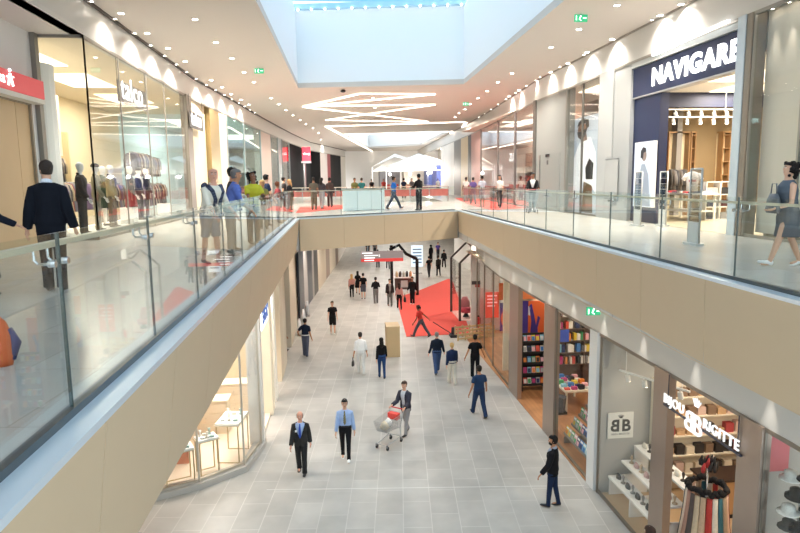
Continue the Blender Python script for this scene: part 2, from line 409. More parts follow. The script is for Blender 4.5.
            for s in (-1, 1): tube(bm, [T((s*.15, .02, 1.44)), T((s*.115, .13, 1.36)), T((s*.06, .165, 1.22)), T((s*.05, .16, 1.05))], [.045, .042, .036, .03], 8)
            o = smooth_last(put('draped_sweater', bm, stripe(ex[1], ex[2]))); o['label'] = 'dark striped sweater draped over the shoulders'
        elif ex[0] == 'cap':
            bm = B(); ell(bm, (0, -.005, .06), (.088, .108, .07), 14, 8, 0, MH); tube(bm, [MH @ V((0, .08, .05)), MH @ V((0, .16, .035))], [(.07, .008), (.05, .005)], 10, upv=(1, 0, 0)); put('cap', bm, M(ex[1], .7))
    return root
def smooth_last(o):
    o.data.polygons.foreach_set('use_smooth', [True]*len(o.data.polygons)); return o
def stripe(c1, c2, sc=60):
    m = bpy.data.materials.new('stripe'); m.use_nodes = True; nt = m.node_tree; b = nt.nodes['Principled BSDF']
    tc = nt.nodes.new('ShaderNodeTexCoord'); wv = nt.nodes.new('ShaderNodeTexWave'); wv.inputs['Scale'].default_value = sc/6; wv.bands_direction = 'DIAGONAL'
    cr = nt.nodes.new('ShaderNodeMix'); cr.data_type = 'RGBA'; cr.inputs[6].default_value = lin(c1); cr.inputs[7].default_value = lin(c2)
    nt.links.new(tc.outputs['Object'], wv.inputs[0]); nt.links.new(wv.outputs['Fac'], cr.inputs[0]); nt.links.new(cr.outputs[2], b.inputs['Base Color']); b.inputs['Roughness'].default_value = .8
    return m
WALK = ((22, 4), (-16, 14)); WALK2 = ((-16, 16), (22, 4)); SMALL = ((10, 4), (-8, 10))
WA = ((-16, 7, 12), (16, 7, 16)); WA2 = ((16, 7, 16), (-16, 7, 12))
STD = ((1, 1), (-1, 1))
LFZ, UFZ = 0.0, 6.4
def at(x, y, z=0.0): p = P(x, y, z); return (p.x, p.y, z)
def atx(px, Y, z): p = PY(px, 200, Y); return (p.x, Y, z)
# ---- lower mall
person(at(302, 473), 176, 'balding man in a dark grey suit with blue tie and white badge, walking towards us', 1.76, 'pink', ('ring', '8d8781'), ('jacket', '33312f', 'a9bcdd'), ('trousers', '2c2b2b'), '17161a', SMALL, WA, det=2, extras=(('tie', '2f4fae'), ('badge',)))
person(at(346, 459), 176, 'man in a light blue shirt with striped tie and white sneakers', 1.80, 'fair', ('short', '1d1815'), ('shirt', '9fb6dd'), ('slim', '17171a'), 'e8e8e6', ((14, 4), (-8, 8)), ((-6, 8, 8), (8, 8, 10)), det=2, extras=(('tie', '3c3a3a', 'a59a62'), ('glasses',), ('belt', '111111'), 'tuck'))
pc = P(406, 434, 0); cdir = (P(386, 447, 0)-pc); crz = math.degrees(math.atan2(-cdir.x, cdir.y))
person((pc.x, pc.y, 0), crz, 'man in a dark jacket and pale shirt pushing the shopping cart', 1.76, 'fair', ('short', '3a2a20'), ('jacket', '3b3a45', 'c9ccd2', True), ('slim', '9a9796'), '33302e', ((14, 6), (-12, 14)), ((32, 6, 52), (32, 6, 52)), lean=6, hy=10, det=2)
person(at(552, 506), 58, 'bearded man in a black blazer and navy jeans near the shop windows', 1.80, 'tan', ('short', '17120f'), ('jacket', '17171a', '98a3b4'), ('slim', '1f2b45'), '1b1a1c', ((6, 2), (-6, 6)), ((14, 12, 22), (-4, 8, 14)), hy=22, det=2, extras=(('beard', '1b1512'),))
person(at(479, 416), 12, 'man in a navy blue t-shirt and blue jeans walking away from us', 1.80, 'tan', ('short', '1b1512'), ('tee', '2a3f5e'), ('trousers', '2b3a58'), '202024', WALK, ((-12, 18, 22), (10, 18, 22)), det=2, girth=1.08)
person(at(452, 384), 4, 'blond person in a navy jacket and white trousers walking away', 1.66, 'fair', ('short', 'c7a367'), ('shirt', '1f2c4b'), ('trousers', 'd9d2c2'), 'e2ddd2', SMALL, WA, det=2, girth=1.1)
person(at(475, 378), -4, 'man in black t-shirt walking away behind the navy t-shirt man', 1.80, 'tan', ('short', '1b1512'), ('tee', '151518'), ('trousers', '17171b'), '151515', SMALL, ((-10, 22, 18), (6, 22, 18)), det=2)
person(at(437, 373), 0, 'grey haired man in a dark navy jacket and blue jeans walking away', 1.78, 'pink', ('crop', '8c8680'), ('shirt', '17202f'), ('trousers', '3a4f76'), '3a3a40', WALK2, ((-4, 14, 25), (4, 14, 25)), det=2, girth=1.12)
person(at(382, 378), 2, 'woman with long dark hair in a black top and blue jeans', 1.68, 'fair', ('long', '15100e'), ('shirt', '141416'), ('slim', '27406b'), '1a1a1c', SMALL, WA, det=2, fem=True)
person(at(361, 374), 6, 'man in a white shirt and white trousers holding a dark bag', 1.78, 'tan', ('short', '2a211c'), ('rolled', 'ecebe8'), ('trousers', 'd9d8d4'), 'd5d3cf', SMALL, ((4, 10, 4), (-2, 10, 10)), det=2)
person(at(306, 356), -14, 'man in a navy polo and grey jeans with hands on hips by the left shops', 1.76, 'tan', ('short', '1d1714'), ('polo', '1b2336'), ('trousers', '55596a'), '1c1b1d', ((6, 2), (-8, 6)), ((-18, 32, 62, 35), (-6, 12, 20)), det=2, extras=(('belt', 'e5e3de'),))
person(at(333, 334), 182, 'man in black t-shirt and black shorts walking towards us', 1.76, 'fair', ('crop', '4a3c32'), ('tee', '141315'), ('shorts', '1c1a1a'), 'dcd8d2', SMALL, WA, det=1)
BG = [((352, 298), 0, 'blond woman in a pink top and black trousers walking away', 1.66, ('long', 'c59d63'), ('shirt', 'c58f84'), ('slim', '17161a'), True),
      ((358, 294), 0, 'woman with long dark hair in black beside the man in grey shorts', 1.68, ('long', '17110e'), ('tee', '171618'), ('skirt', '1b1a1c'), True),
      ((363.5, 299), 0, 'man in black t-shirt and grey shorts walking away', 1.78, ('short', '1b1512'), ('tee', '141416'), ('shorts', '55555c'), False),
      ((376, 304), 0, 'broad man in a black shirt and grey trousers, arms folded, back turned', 1.78, ('short', '2b211a'), ('shirt', '131315'), ('trousers', '6b6765'), False),
      ((390, 306), 180, 'man in an open dark jacket over a grey shirt, walking towards us', 1.76, ('short', '35261d'), ('jacket', '241c1d', '8a8580', True), ('trousers', '6c6a66'), False),
      ((399.5, 309), 0, 'woman in a dusty pink top carrying a black bag', 1.68, ('long', '1f1512'), ('shirt', 'c08d86'), ('slim', '141316'), True),
      ((412.5, 304), 150, 'man in a black suit standing at the edge of the red carpet', 1.80, ('short', '15110f'), ('shirt', '121214'), ('trousers', '121214'), False),
      ((429, 277), 20, 'man in black t-shirt with pale print beyond the red carpet', 1.74, ('short', '15110f'), ('tee', '1b181c'), ('trousers', '2b2a31'), False),
      ((438.5, 276), 10, 'person in a dark brown jacket beyond the red carpet', 1.72, ('short', '3a2a22'), ('shirt', '33302c'), ('trousers', '1d1c20'), False),
      ((444, 268), 0, 'person in black jacket beside the pitched roof glass booth', 1.72, ('short', '1c1512'), ('shirt', '161517'), ('trousers', '18171a'), False),
      ((431, 262), 0, 'person in black with a round dark hairdo, far down the mall', 1.70, ('curly', '120e0d'), ('shirt', '131215'), ('trousers', '131215'), True),
      ((438, 259), 180, 'person in a purple top far down the mall', 1.72, ('short', '1c1512'), ('tee', '4a3a78'), ('trousers', '2a2a30'), False),
      ((378, 268), 0, 'distant walker in grey trousers left of the black kiosk arch', 1.72, ('short', '241b16'), ('tee', '5f5c5a'), ('trousers', '3f3e42'), False),
      ((388, 269), 0, 'distant walker in pale top near the black kiosk arch', 1.72, ('short', '241b16'), ('tee', 'b5b0aa'), ('trousers', '4a484c'), False),
      ((368, 258), 180, 'distant walker in dark clothes above the left end of the hanging sign', 1.74, ('short', '241b16'), ('tee', '2b2a2e'), ('trousers', '2a292c'), False),
      ((375, 257), 0, 'far walker with dark hair in grey clothes', 1.70, ('short', '1f1713'), ('tee', '6d6a6c'), ('trousers', '3a393c'), False)]
for i, (fp, rz, lb, h, hr, tp, bt, fe) in enumerate(BG):
    person(at(*fp), rz, lb, h, 'fair' if i % 3 else 'tan', hr, tp, bt, 'cfcac2' if i % 3 == 0 else '1b1a1c', (SMALL, WALK, STD, ((-8, 10), (10, 4)))[i % 4], (WA, WA2)[i % 2] if i != 3 else ((20, 14, 80, 30), (20, 14, 80, 30)), det=0, fem=fe)
person(at(421, 337), 62, 'person in a red top and grey trousers striding left across the red carpet', 1.74, 'brown', ('pony', '17110e'), ('tee', 'c43a33'), ('trousers', '55555d'), '1c1b1d', ((30, 8), (-28, 8)), ((24, 14, 20), (-34, 18, 6)), lean=14, det=2)
p_ = P(653, 529, 1.66)
person((p_.x-.05, p_.y, 0), 20, 'person below the jewellery shop sign of whom only brown hair shows', 1.72, 'fair', ('short', '3a271e'), ('tee', '3a3b45'), ('trousers', '2c2d33'), det=0)
person(at(281, 353), -60, 'person in black stepping out of a left hand shop, one shoe showing', 1.7, 'tan', ('short', '1b1512'), ('tee', '1c1b1d'), ('trousers', '19181b'), '121113', WALK, WA, det=0)
# ---- upper gallery
person((-3.92, 9.0, UFZ), 10, 'man in a dark navy suit seen from behind on the left gallery', 1.80, 'fair', ('crop', '352a24'), ('jacket', '10131d', 'dfe3ec'), ('trousers', '10131d'), '111114', ((2, 1), (-2, 2)), ((-8, 12, 22), (-8, 12, 22)), hy=38, det=2, girth=1.02)
person((-4.72, 8.75, UFZ), -30, 'person in dark navy clothes cut off by the left edge of the photo', 1.62, 'fair', ('long', '5a4030'), ('shirt', '171b29'), ('longskirt', '171b29'), '1a1a1d', STD, ((10, 20, 30), (30, 22, 30)), det=1, fem=True)
person((-2.28, 11.6, UFZ), 233, 'bald man in a cream shirt leaning on the left railing, dark sweater over his shoulders', 1.74, 'pink', ('none', ''), ('rolled', 'e6ddcb'), ('shorts', '8c8c92'), '4a4038', ((4, 0), (-8, 2)), ((38, 4, 22), (38, 4, 22)), lean=13, hy=-38, hp=-8, det=2, girth=1.25, extras=(('sweater', '1a1e33', '4b5064'),))
person((-2.12, 12.75, UFZ), -78, 'grey haired man in a blue purple shirt leaning on the left railing', 1.76, 'tan', ('short', '6b6664'), ('rolled', '5f72b8'), ('trousers', '9a948c'), '5a4a40', STD, ((38, 4, 24), (38, 4, 24)), lean=15, hy=-10, det=2, girth=1.1)
person((-2.25, 13.7, UFZ), -84, 'dark haired person half hidden behind the blue purple shirt', 1.80, 'tan', ('short', '1b1614'), ('tee', '2e2c30'), ('trousers', '3a3838'), '2a2726', STD, ((30, 4, 30), (30, 4, 30)), lean=6, det=1)
person((-1.98, 15.2, UFZ), 215, 'person with full black hair in a yellow patterned top looking down', 1.74, 'brown', ('curly', '0e0c0d'), ('tee', 'c9c23a'), ('trousers', '2b2a2c'), '2a2726', STD, ((36, 6, 60, 20), (36, 6, 60, 20)), lean=8, hp=-28, det=2)
UG = [(266, 0, -60, 'dark haired man in navy standing at the left railing', ('short', '1b1512'), ('tee', '27304a'), ('trousers', '2a2a30'), 1.74, False),
      (262, 0, 200, 'blond woman in an olive top at the left railing', ('long', 'c9a66a'), ('tee', '8a8148'), ('trousers', '77705e'), 1.55, True),
      (277, 0, -70, 'small person in a red and blue top at the railing', ('short', '6b3f2a'), ('tee', '8c3b40'), ('trousers', '3a4258'), 1.5, False),
      (283.5, 0, -80, 'man in a dark shirt beside the woman with tan hair', ('short', '221a17'), ('tee', '3a3636'), ('trousers', '2a292c'), 1.72, False),
      (289, 0, 120, 'woman with tan hair in a black top at the left railing', ('long', 'd4a26a'), ('shirt', '17161a'), ('trousers', '2b292c'), 1.6, True),
      (314, 33.0, 10, 'person in camouflage trousers walking on the bridge', ('short', '241b16'), ('tee', '5a5448'), ('trousers', '6b6350'), 1.72, False),
      (322, 34.2, -20, 'woman in grey walking beside the camouflage trousers', ('long', '1b1512'), ('shirt', '39383b'), ('trousers', '9aa0a0'), 1.70, True),
      (330, 36.2, 0, 'person in dark brown walking ahead of the grey woman', ('short', '1b1512'), ('shirt', '4a403c'), ('trousers', '4a4644'), 1.74, False),
      (482, 33.0, 10, 'person in a pale tee and shorts by the upper red carpet', ('short', '1d1613'), ('tee', 'aeb8c2'), ('shorts', '8d8d92'), 1.70, False),
      (499.5, 31.5, 150, 'woman in white top and black trousers by the upper red carpet', ('long', '120e0d'), ('tee', 'd8d2c9'), ('slim', '1d1c20'), 1.70, True),
      (473, 37.0, 0, 'person in a purple top on the far right gallery', ('short', '241b16'), ('tee', '5b4f86'), ('trousers', '6b6874'), 1.66, False),
      (466, 42.0, 0, 'person in white next to the purple top', ('short', '241b16'), ('tee', 'dad6d2'), ('trousers', '8a878c'), 1.66, False)]
for i, (px, Y, rz, lb, hr, tp, bt, h, fe) in enumerate(UG):
    pos_ = atx(px, Y, UFZ) if Y else (lambda q: (q.x, q.y, UFZ))(PX(px, 180, (-2.35, -2.3, -2.1, -2.6, -2.15)[i]))
    person(pos_, rz, lb, h, ('fair', 'tan', 'brown')[i % 3], hr, tp, bt, '2b2828', (STD, SMALL, WALK)[(i+(i > 4)) % 3] if i > 4 else STD, (WA, WA2)[i % 2], det=0 if i not in (8, 9) else 1, fem=fe)
person(at(394, 209, UFZ), -80, 'man in a bright blue top striding along the bridge', 1.76, 'tan', ('crop', '2d231d'), ('tee', '2c66b0'), ('trousers', '3c4657'), '1c1b1d', ((30, 6), (-24, 10)), ((-20, 8, 20), (26, 8, 70)), det=1)
person(at(419, 210, UFZ), 35, 'man in a black suit standing with folded arms on the bridge', 1.80, 'tan', ('short', '15110f'), ('shirt', '131214'), ('trousers', '131214'), '121113', STD, ((18, 16, 85, 40), (18, 16, 85, 40)), det=1)
person(atx(532.5, 27.2, UFZ), 160, 'person in a black jacket pushing a trolley on the right gallery', 1.74, 'brown', ('short', '120e0d'), ('jacket', '1a191b', 'd9d9d6'), ('trousers', '8a8f90'), '1c1b1d', STD, ((30, 10, 50), (30, 10, 50)), det=1)
pw = at(779, 266, UFZ)
person((pw[0]+.10, pw[1], UFZ), 75, 'woman with curly dark hair in a grey sleeveless dress at the right edge', 1.70, 'fair', ('curly', '1a1210'), ('sleeveless', '5b626b'), ('skirt', '565c63'), 'eceae6', ((20, 2), (-14, 8)), ((10, 8, 66, 10), (14, 8, 80, 20)), lean=4, hp=-12, fem=True, det=2, girth=1.15)
FARP = ['dark blue', 'grey', 'black', 'red', 'white', 'brown', 'teal', 'olive']
FC = ['26304a', '77777b', '17161a', 'a83a35', 'd9d5d0', '5a4236', '2f6b6b', '6b6a40']
for i, px in enumerate((404, 412, 372, 384, 438, 447, 362, 355)):
    person(atx(px, 52+4*i if i < 6 else 40, UFZ), (0, 180)[i % 2], 'distant shopper in %s far across the upper floor' % FARP[i], 1.7, ('fair', 'tan')[i % 2], ('short', '2a1d17'), ('tee', FC[i]), ('trousers', '2d2c31'), det=0, legs=SMALL)
# ---- mannequins  in the fashion shop window behind the suited man
MQ = [(-6.95, 17.75, -80, 'white mannequin in a dark charcoal suit at the near end of the window', ('jacket', '2c2a2b', '3a3838'), ('trousers', '3a3838')),
      (-7.0, 19.3, -70, 'white mannequin in an olive patterned jacket, second in the window row', ('shirt', '7a7460'), ('trousers', '77725f')),
      (-7.05, 20.6, -90, 'white mannequin in a khaki coat in the middle of the window', ('jacket', '8c8263', '5a5140'), ('trousers', '5c5548')),
      (-7.6, 20.2, -60, 'white mannequin in dark green set back behind the khaki coat', ('shirt', '3a4635'), ('skirt', '2e3a2c')),
      (-7.0, 23.4, -80, 'white mannequin in a grey dress with a red bag beside it', ('shirt', '6b6866'), ('skirt', '8c3434')),
      (-7.55, 24.6, -70, 'white mannequin in a black coat and tights', ('shirt', '1b1a1b'), ('slim', '19181a')),
      (-7.4, 25.6, -95, 'white mannequin in a black hat and dark jacket at the far end of the row', ('jacket', '232224', 'cfcac0'), ('slim', '2b292c'))]
for i, (x, y, rz, lb, tp, bt) in enumerate(MQ):
    y = PX((82, 97, 112, 104, 131, 147, 140)[i], 200, x).y
    person((x, y, UFZ+.12), rz, lb, 1.96, 'fair', ('none', ''), tp, bt, '2b2828', STD, ((-8, 9, 16), (10, 7, 24)), det=1, body='dedbd4', name='mannequin', cat='mannequin', group='mannequins in the shop window', fem=i in (3, 4, 5), extras=(('cap', '2b2622'),) if i in (1, 6) else ())
person((12.9, 18.6, UFZ), 60, 'mannequin bust in a dark sweater beside the navy shop entrance', 1.78, 'fair', ('none', ''), ('shirt', '4a4c52'), ('trousers', 'b8b3a8'), '2b2828', STD, det=1, body='d8d2c6', name='mannequin', cat='mannequin')
# ================================================================ THE BUILDING
UF, SB, CE, GT, LT = 6.4, 5.1, 12.6, 11.65, 4.1     # upper floor, soffit, ceiling, upper glass top, lower glass top
LF = [(-6.3, 0), (-6.3, 30), (-5.75, 38), (-5.2, 48), (-4.2, 62), (-2.9, 76), (1.6, 96)]      # left facade in plan
RF = [(9.8, 0), (9.85, 30), (10.3, 36), (10.9, 44), (11.3, 52), (11.7, 62), (13, 98)]         # right facade
VL = [(-1.47, -2), (-1.47, 25.1)]; VR = [(5.03, -2), (5.77, 29.2)]
def lf(y):
    for a, b in zip(LF, LF[1:]):
        if a[1] <= y <= b[1]: return a[0]+(b[0]-a[0])*(y-a[1])/(b[1]-a[1])
    return LF[-1][0]
def vr(y): return 5.07+.0239*y
# ---- floors
struct('floor_lower', prism(B(), [(-12, 0), (16.5, 0), (16.5, 100), (-12, 100)], -.3, 0), TILE)
bm = B()
for y in (18.0, 27.0, 36.0):
    c, s = math.cos(-YAW), math.sin(-YAW)
    q = Matrix.Rotation(-YAW, 4, 'Z'); q.translation = V((2, y-3.05, 0))
    box(bm, -4, 4.2, -.012, .012, 0, .003, 0, q)
struct('trim_1', bm, M('d8d6d0', .4))
struct('floor_upper_left', prism(B(), [(-12, 0), (-1.72, 0), (-1.72, 25.0), (-1.5, 25.2), (-1.5, 38), (-12, 38)], SB+.02, UF), TILEU)
struct('floor_upper_right', prism(B(), [(5.12, 0), (16.6, 0), (16.6, 38), (5.8, 38), (5.8, 29.2)], SB+.02, UF), TILEU)
struct('floor_bridge', prism(B(), [(-1.5, 25.2), (5.8, 29.3), (5.8, 38), (-1.5, 38)], SB+.02, UF), TILEU)
struct('floor_upper_far', prism(B(), [(-12, 38), (16.6, 38), (16.6, 100), (-12, 100)], SB+.02, UF, 0, [[(1.5, 44), (7.5, 43), (9, 84), (4.5, 85)]]), TILEU)
# ---- fascias (beige panels with joints) and polished sills
def fascia(name, a, b, ys, side, lean=0.0):
    """panels between joint parameters, outer face on a-b line"""
    a, b = V((a[0], a[1], 0)), V((b[0], b[1], 0)); L = (b-a).length; d = (b-a)/L; bm = B()
    cuts = [0]+ys+[L]
    for s, e in zip(cuts, cuts[1:]):
        leanseg(bm, a+d*(s+.006), a+d*(e-.006), SB, UF-.02, side*.05, lean)
    leanseg(bm, a-V((side*-d.y, side*d.x, 0))*-.03, b-V((side*-d.y, side*d.x, 0))*-.03, SB+.01, UF-.03, side*.05, lean, 1)
    return struct(name, bm, [BEIGE, M('a59879', .6)])
fascia('wall_gallery_left', VL[0], VL[1], [3.9+.0+1.74*k+2 for k in range(-3, 13)], 1, .17)
fascia('wall_gallery_right', VR[0], VR[1], [2*k+.35 for k in range(1, 16)], -1, .04)
fascia('wall_bridge', (-1.47, 25.1), (5.77, 29.2), [2.05, 4.1, 6.2], 1)
def sill(name, a, b, w, side):
    bm = B(); wallseg(bm, a, b, UF-.02, UF+.03, side*w); return struct(name, bm, SILL)
sill('trim_2', VL[0], VL[1], .2, 1); sill('trim_3', VR[0], VR[1], .2, -1)
sill('trim_4', (-1.47, 25.1), (5.77, 29.2), .2, 1)
# soffits
# ---- glass railings
def railing(a, b, joints, side, label, rail_h=1.06, glass_h=1.14, near=True, railmat=None, grp='glass balustrades of the upper gallery'):
    a, b = V((a[0], a[1], UF+.03)), V((b[0], b[1], UF+.03)); L = (b-a).length; d = (b-a)/L; n = V((-d.y, d.x, 0))*side
    t = thing('glass_railing', label, 'railing', a, 0, grp)
    off = n*.2; cuts = [0]+joints+[L]
    for s, e in zip(cuts, cuts[1:]):
        bm = B(); p, q = off+d*(s+.012), off+d*(e-.012)
        wallseg(bm, p, q, 0, glass_h, side*.018); obj('glass_pane', bm, GLASS, t)
    for s in joints:
        bm = B(); p = off+d*s+n*.009; bar(bm, p, p+V((0, 0, glass_h)), .012, .02)
        obj('pane_joint', bm, M('30403e', .4), t)
    bm = B(); wallseg(bm, off-n*.02, off+d*L-n*.02, -.03, .05, side*.06); obj('base_channel', bm, M('5d6466', .35, .8), t)
    bm = B(); p = off+n*.11+V((0, 0, rail_h)); box_pts = (p, p+d*L)
    bar(bm, box_pts[0], box_pts[1], .05, .035); obj('handrail', bm, railmat or M('cfc9b4', .35, .3), t)
    for s in joints:
        for ds in ((-.09, .09) if near else (0,)):
            bm = B(); p = off+d*(s+ds)
            tube(bm, [p+V((0, 0, rail_h-.1)), p+n*.09+V((0, 0, rail_h-.1)), p+n*.11+V((0, 0, rail_h-.08)), p+n*.11+V((0, 0, rail_h-.01))], .009, 6)
            tube(bm, [p-n*.012+V((0, 0, rail_h-.1)), p+n*.03+V((0, 0, rail_h-.1))], .022, 8)
            obj('rail_bracket', bm, STEEL, t)
    return t
railing(VL[0], VL[1], [6.02+1.82*k-.1 for k in range(-2, 11)], 1, 'long glass balustrade in front of the suited man on the left gallery')
railing(VR[0], VR[1], [10.0+2.1*k for k in range(-3, 9)], -1, 'long glass balustrade with pale handrail in front of the navy shop')
railing((-1.47, 25.1), (5.77, 29.2), [2.05, 4.1, 6.2], 1, 'glass balustrade across the bridge above the hanging sign', near=False)
# ---- main ceiling with the two skylight openings and long line lights
S1 = [(-2.13, 3.0), (-1.75, 32.8), (6.52, 31.4), (6.0, 3.0)]
S2 = [(1.0, 63.5), (11.4, 60.5), (11.6, 84), (5.0, 92)]
struct('ceiling', prism(B(), [(-12, 0), (16.6, 0), (16.6, 100), (-12, 100)], CE, CE+.25, 0, [S1, S2]), CEIL)
def shaft(name, poly, z0, z1):
    bm = B(); n = len(poly); c = sum((V((p[0], p[1], 0)) for p in poly), V())/n
    for i in range(n):
        p, q = V((*poly[i], 0)), V((*poly[(i+1) % n], 0)); d = (q-p).normalized(); nn = V((-d.y, d.x, 0))
        if nn.dot(p-c) < 0: nn = -nn
        prism(bm, [p, q, q+nn*.15, p+nn*.15], z0, z1)
    return struct(name, bm, M('f0f1f1', .55))
shaft('wall_skylight_near', S1, CE+.24, 16.35); shaft('wall_skylight_far', S2, CE+.24, 15.5)
# skylight roof beams with a row of small lamps
BEAM = M('a9cfe2', .4)
w = sroot('window_1')
bm = B()
for k in range(0, 12):
    y = 5+2.5*k; bar(bm, (-2.0, y, 16.9), (6.4, y, 16.9), .16, .3)
obj('frame', bm, BEAM, w)
bm = B()
for x in (-1.9, .8, 3.6, 6.3): bar(bm, (x, 3, 17.2), (x, 33, 17.2), .12, .25)
bar(bm, (-2.0, 32.6, 16.45), (6.6, 31.2, 16.45), .3, .25); obj('edge_beam', bm, BEAM, w)
bm = B(); box(bm, -2.2, 6.6, 3, 33, 17.4, 17.42); obj('pane', bm, glass_mat('roof_glass', 'dff0fb', .3, 0), w)
for k in range(13):
    t = thing('skylight_lamp', 'small white bulb along the far top edge of the skylight', 'lamp', (-1.6+.66*k, 32.35-.112*k, 16.28), 0, 'bulbs along the far skylight edge')
    obj('bulb', ell(B(), (0, 0, 0), .05), M('ffffff', .5, 0, 0, 20, .5, 6), t)
# ceiling line lights
LINE = M('fff2e2', .5, 0, 0, 20, .5, 2.2)
FAR_FILL = [(x, y) for y in (62, 72, 82, 92) for x in (-1.5, 14.2)]
def lines(name, label, segs, w=.11):
    t = thing(name, label, 'light', (2, 45, CE))
    for a, b in segs:
        a, b = P(a[0], a[1], CE), P(b[0], b[1], CE); a.z = b.z = CE-.05
        bm = B(); bar(bm, a-V((2, 45, CE)), b-V((2, 45, CE)), w, .04); obj('light_strip', bm, LINE, t)
lines('line_light', 'zigzag of thin warm light strips recessed across the ceiling beyond the skylight',
      [((303, 106), (360, 93)), ((360, 93), (435, 93.5)), ((303, 106), (435, 93.5)), ((304, 105.5), (435, 104)), ((435, 104), (326, 119.5)),
       ((304, 106.5), (428, 121)), ((326, 119.5), (428, 121.5))], .1)
lines('line_light', 'angled light strips framing the coffer of the far skylight',
      [((326, 126), (465, 121.5)), ((326, 126), (372, 151)), ((344, 134), (452, 131)), ((452, 131), (441, 149)), ((466, 122), (450, 145))], .2)
# recessed downlights
DL = [(121, 13), (147, 33), (168, 48), (185, 61), (211, 80), (222, 87), (231, 94), (241, 99.5), (249, 104.5), (216, 42), (232, 58), (244, 72), (254, 82),
      (271, 98), (279, 104), (286, 110), (293, 115), (300, 120), (306, 124), (313, 128), (195, 19), (579, 29), (551, 47), (512, 73), (498, 82), (487, 91), (478, 98),
      (470, 104), (465, 109), (459, 113), (455, 117), (617, 5), (587, 52), (568, 63), (551, 72), (537, 80), (519, 90), (509, 96), (612, 39), (681, 4), (660, 60-45), (373, 98), (375, 107.5)]
def downlight(p, k, label, power, grp):
    if k is None:
        t = thing('downlight', label, 'ceiling light', p, 0, grp)
        bm = B(); tube(bm, [(0, 0, 0), (0, 0, -.015)], [.1, .105], 16); obj('trim_ring', bm, M('dddad4', .4), t)
        bm = B(); tube(bm, [(0, 0, -.012), (0, 0, -.02)], .075, 16); obj('diffuser', bm, M('fff6ea', .5, 0, 0, 20, .5, 14), t)
    else: t = dup(k, p)
    return t
d0 = None
for (x, y) in DL:
    p = P(x, y, CE)
    o = downlight(p, d0, 'small round recessed downlight in the beige gallery ceiling', 0, 'recessed ceiling downlights')
    if d0 is None: d0 = o
    if p.y < 90: lamp('SPOT', (0, 0, -.06), 170, o, .06, spot=R(140), blend=.9)
for x, y in FAR_FILL:  # downlights added to brighten the far end of the upper floor
    o = downlight((x, y, CE), d0, '', 0, ''); o['label'] = 'added round ceiling downlight beside the far skylight'; o['group'] = 'added downlights beside the far skylight'
    lamp('SPOT', (0, 0, -.06), 2200, o, .06, spot=R(150), blend=.9, color=(1, .97, .93))
# ---- bulkheads above the shopfronts
def polywall(name, pts, z0, z1, t, mat, y0=None, y1=None):
    bm = B()
    for a, b in zip(pts, pts[1:]): wallseg(bm, a, b, z0, z1, t)
    return struct(name, bm, mat)
polywall('wall_upper_left', [(-6.3, 17.2)]+LF[1:], GT, CE, .3, BULK)
polywall('wall_upper_right', RF, GT, CE, -.3, BULK)
polywall('trim_shadow_gap', [(p[0]+.02, p[1]) for p in LF], CE-.07, CE-.0, -.07, M('4a403a', .6))  # shade of the ceiling's shadow gap, put in as a dark strip
polywall('trim_6', [(p[0]-.02, p[1]) for p in RF], CE-.05, CE-.0, .05, M('8d857d', .6))
polywall('trim_7', [(p[0]+.02, p[1]) for p in [(-6.3, 17.2)]+LF[1:]], GT-.08, GT, .08, M('9a958c', .35, .6))
polywall('trim_8', [(p[0]-.02, p[1]) for p in RF], GT-.08, GT, -.08, M('9a958c', .35, .6))
# wall washers near the bulkheads
def washer(x, y, z, power, k, label='small wall washer spot that throws a cone of light on the bulkhead', grp='wall washer spots'):
    if k is None:
        t = thing('spot_light', label, 'ceiling light', (x, y, z), 0, grp)
        bm = B(); tube(bm, [(0, 0, 0), (0, 0, -.03)], [.05, .055], 12); obj('housing', bm, STEEL, t)
        bm = B(); tube(bm, [(0, 0, -.03), (0, 0, -.034)], .04, 12); obj('lens', bm, M('fff6ea', .5, 0, 0, 20, .5, 14), t)
    else: t = dup(k, (x, y, z))
    lamp('SPOT', (0, 0, -.05), power, t, .02, spot=R(36), blend=.8)
    return t
w0 = None
for k in range(16):
    y = 17.6+1.75*k; o = washer(lf(y)+.14, y, CE-.0, 3, w0); w0 = w0 or o
for k in range(16):
    y = 8.3+2.6*k
    xr = 9.82 if y < 30 else 9.85+(y-30)*.075
    washer(xr-.16, y, CE-.0, 4, w0)
for (x, y, px) in ():
    pass
# ---- lower storefront bulkheads, soffit is the slab itself
LR = [(6.35, 4), (6.35, 23.6), (6.6, 27), (7.1, 31.2)]
polywall('wall_lower_right', LR, LT, SB+.02, -.3, M('cdcac4', .5))
polywall('trim_9', [(p[0]-.01, p[1]) for p in LR], LT-.07, LT, -.1, M('8c8378', .35, .6))
LLp = [(-4.7, 15.2), (-3.7, 15.75), (-2.75, 16.6), (-2.42, 18), (-2.3, 30), (-1.9, 40), (0.2, 62), (2.2, 90)]
polywall('wall_lower_left', LLp[3:], LT, SB+.02, .3, M('d6cec2', .5))
for k in range(13):
    y = 6.3+1.93*k
    xr = 6.35 if y < 23.6 else 6.35+(y-23.6)*.09
    washer(xr-.16, y, SB-.0+.015, 42, w0)
for k in range(10):
    washer(-2.12, 19+1.7*k, SB+.015, 26, w0)
# ---- far ends
struct('wall_far', box(B(), -12, 16.5, 99.5, 100, 0, 17), M('fbfbfb', .7))
struct('wall_left', box(B(), -12.3, -12, 0, 100, 0, 13), CREAM)
struct('wall_right', box(B(), 16.5, 16.8, 0, 100, 0, 13), M('d8d4cc', .7))
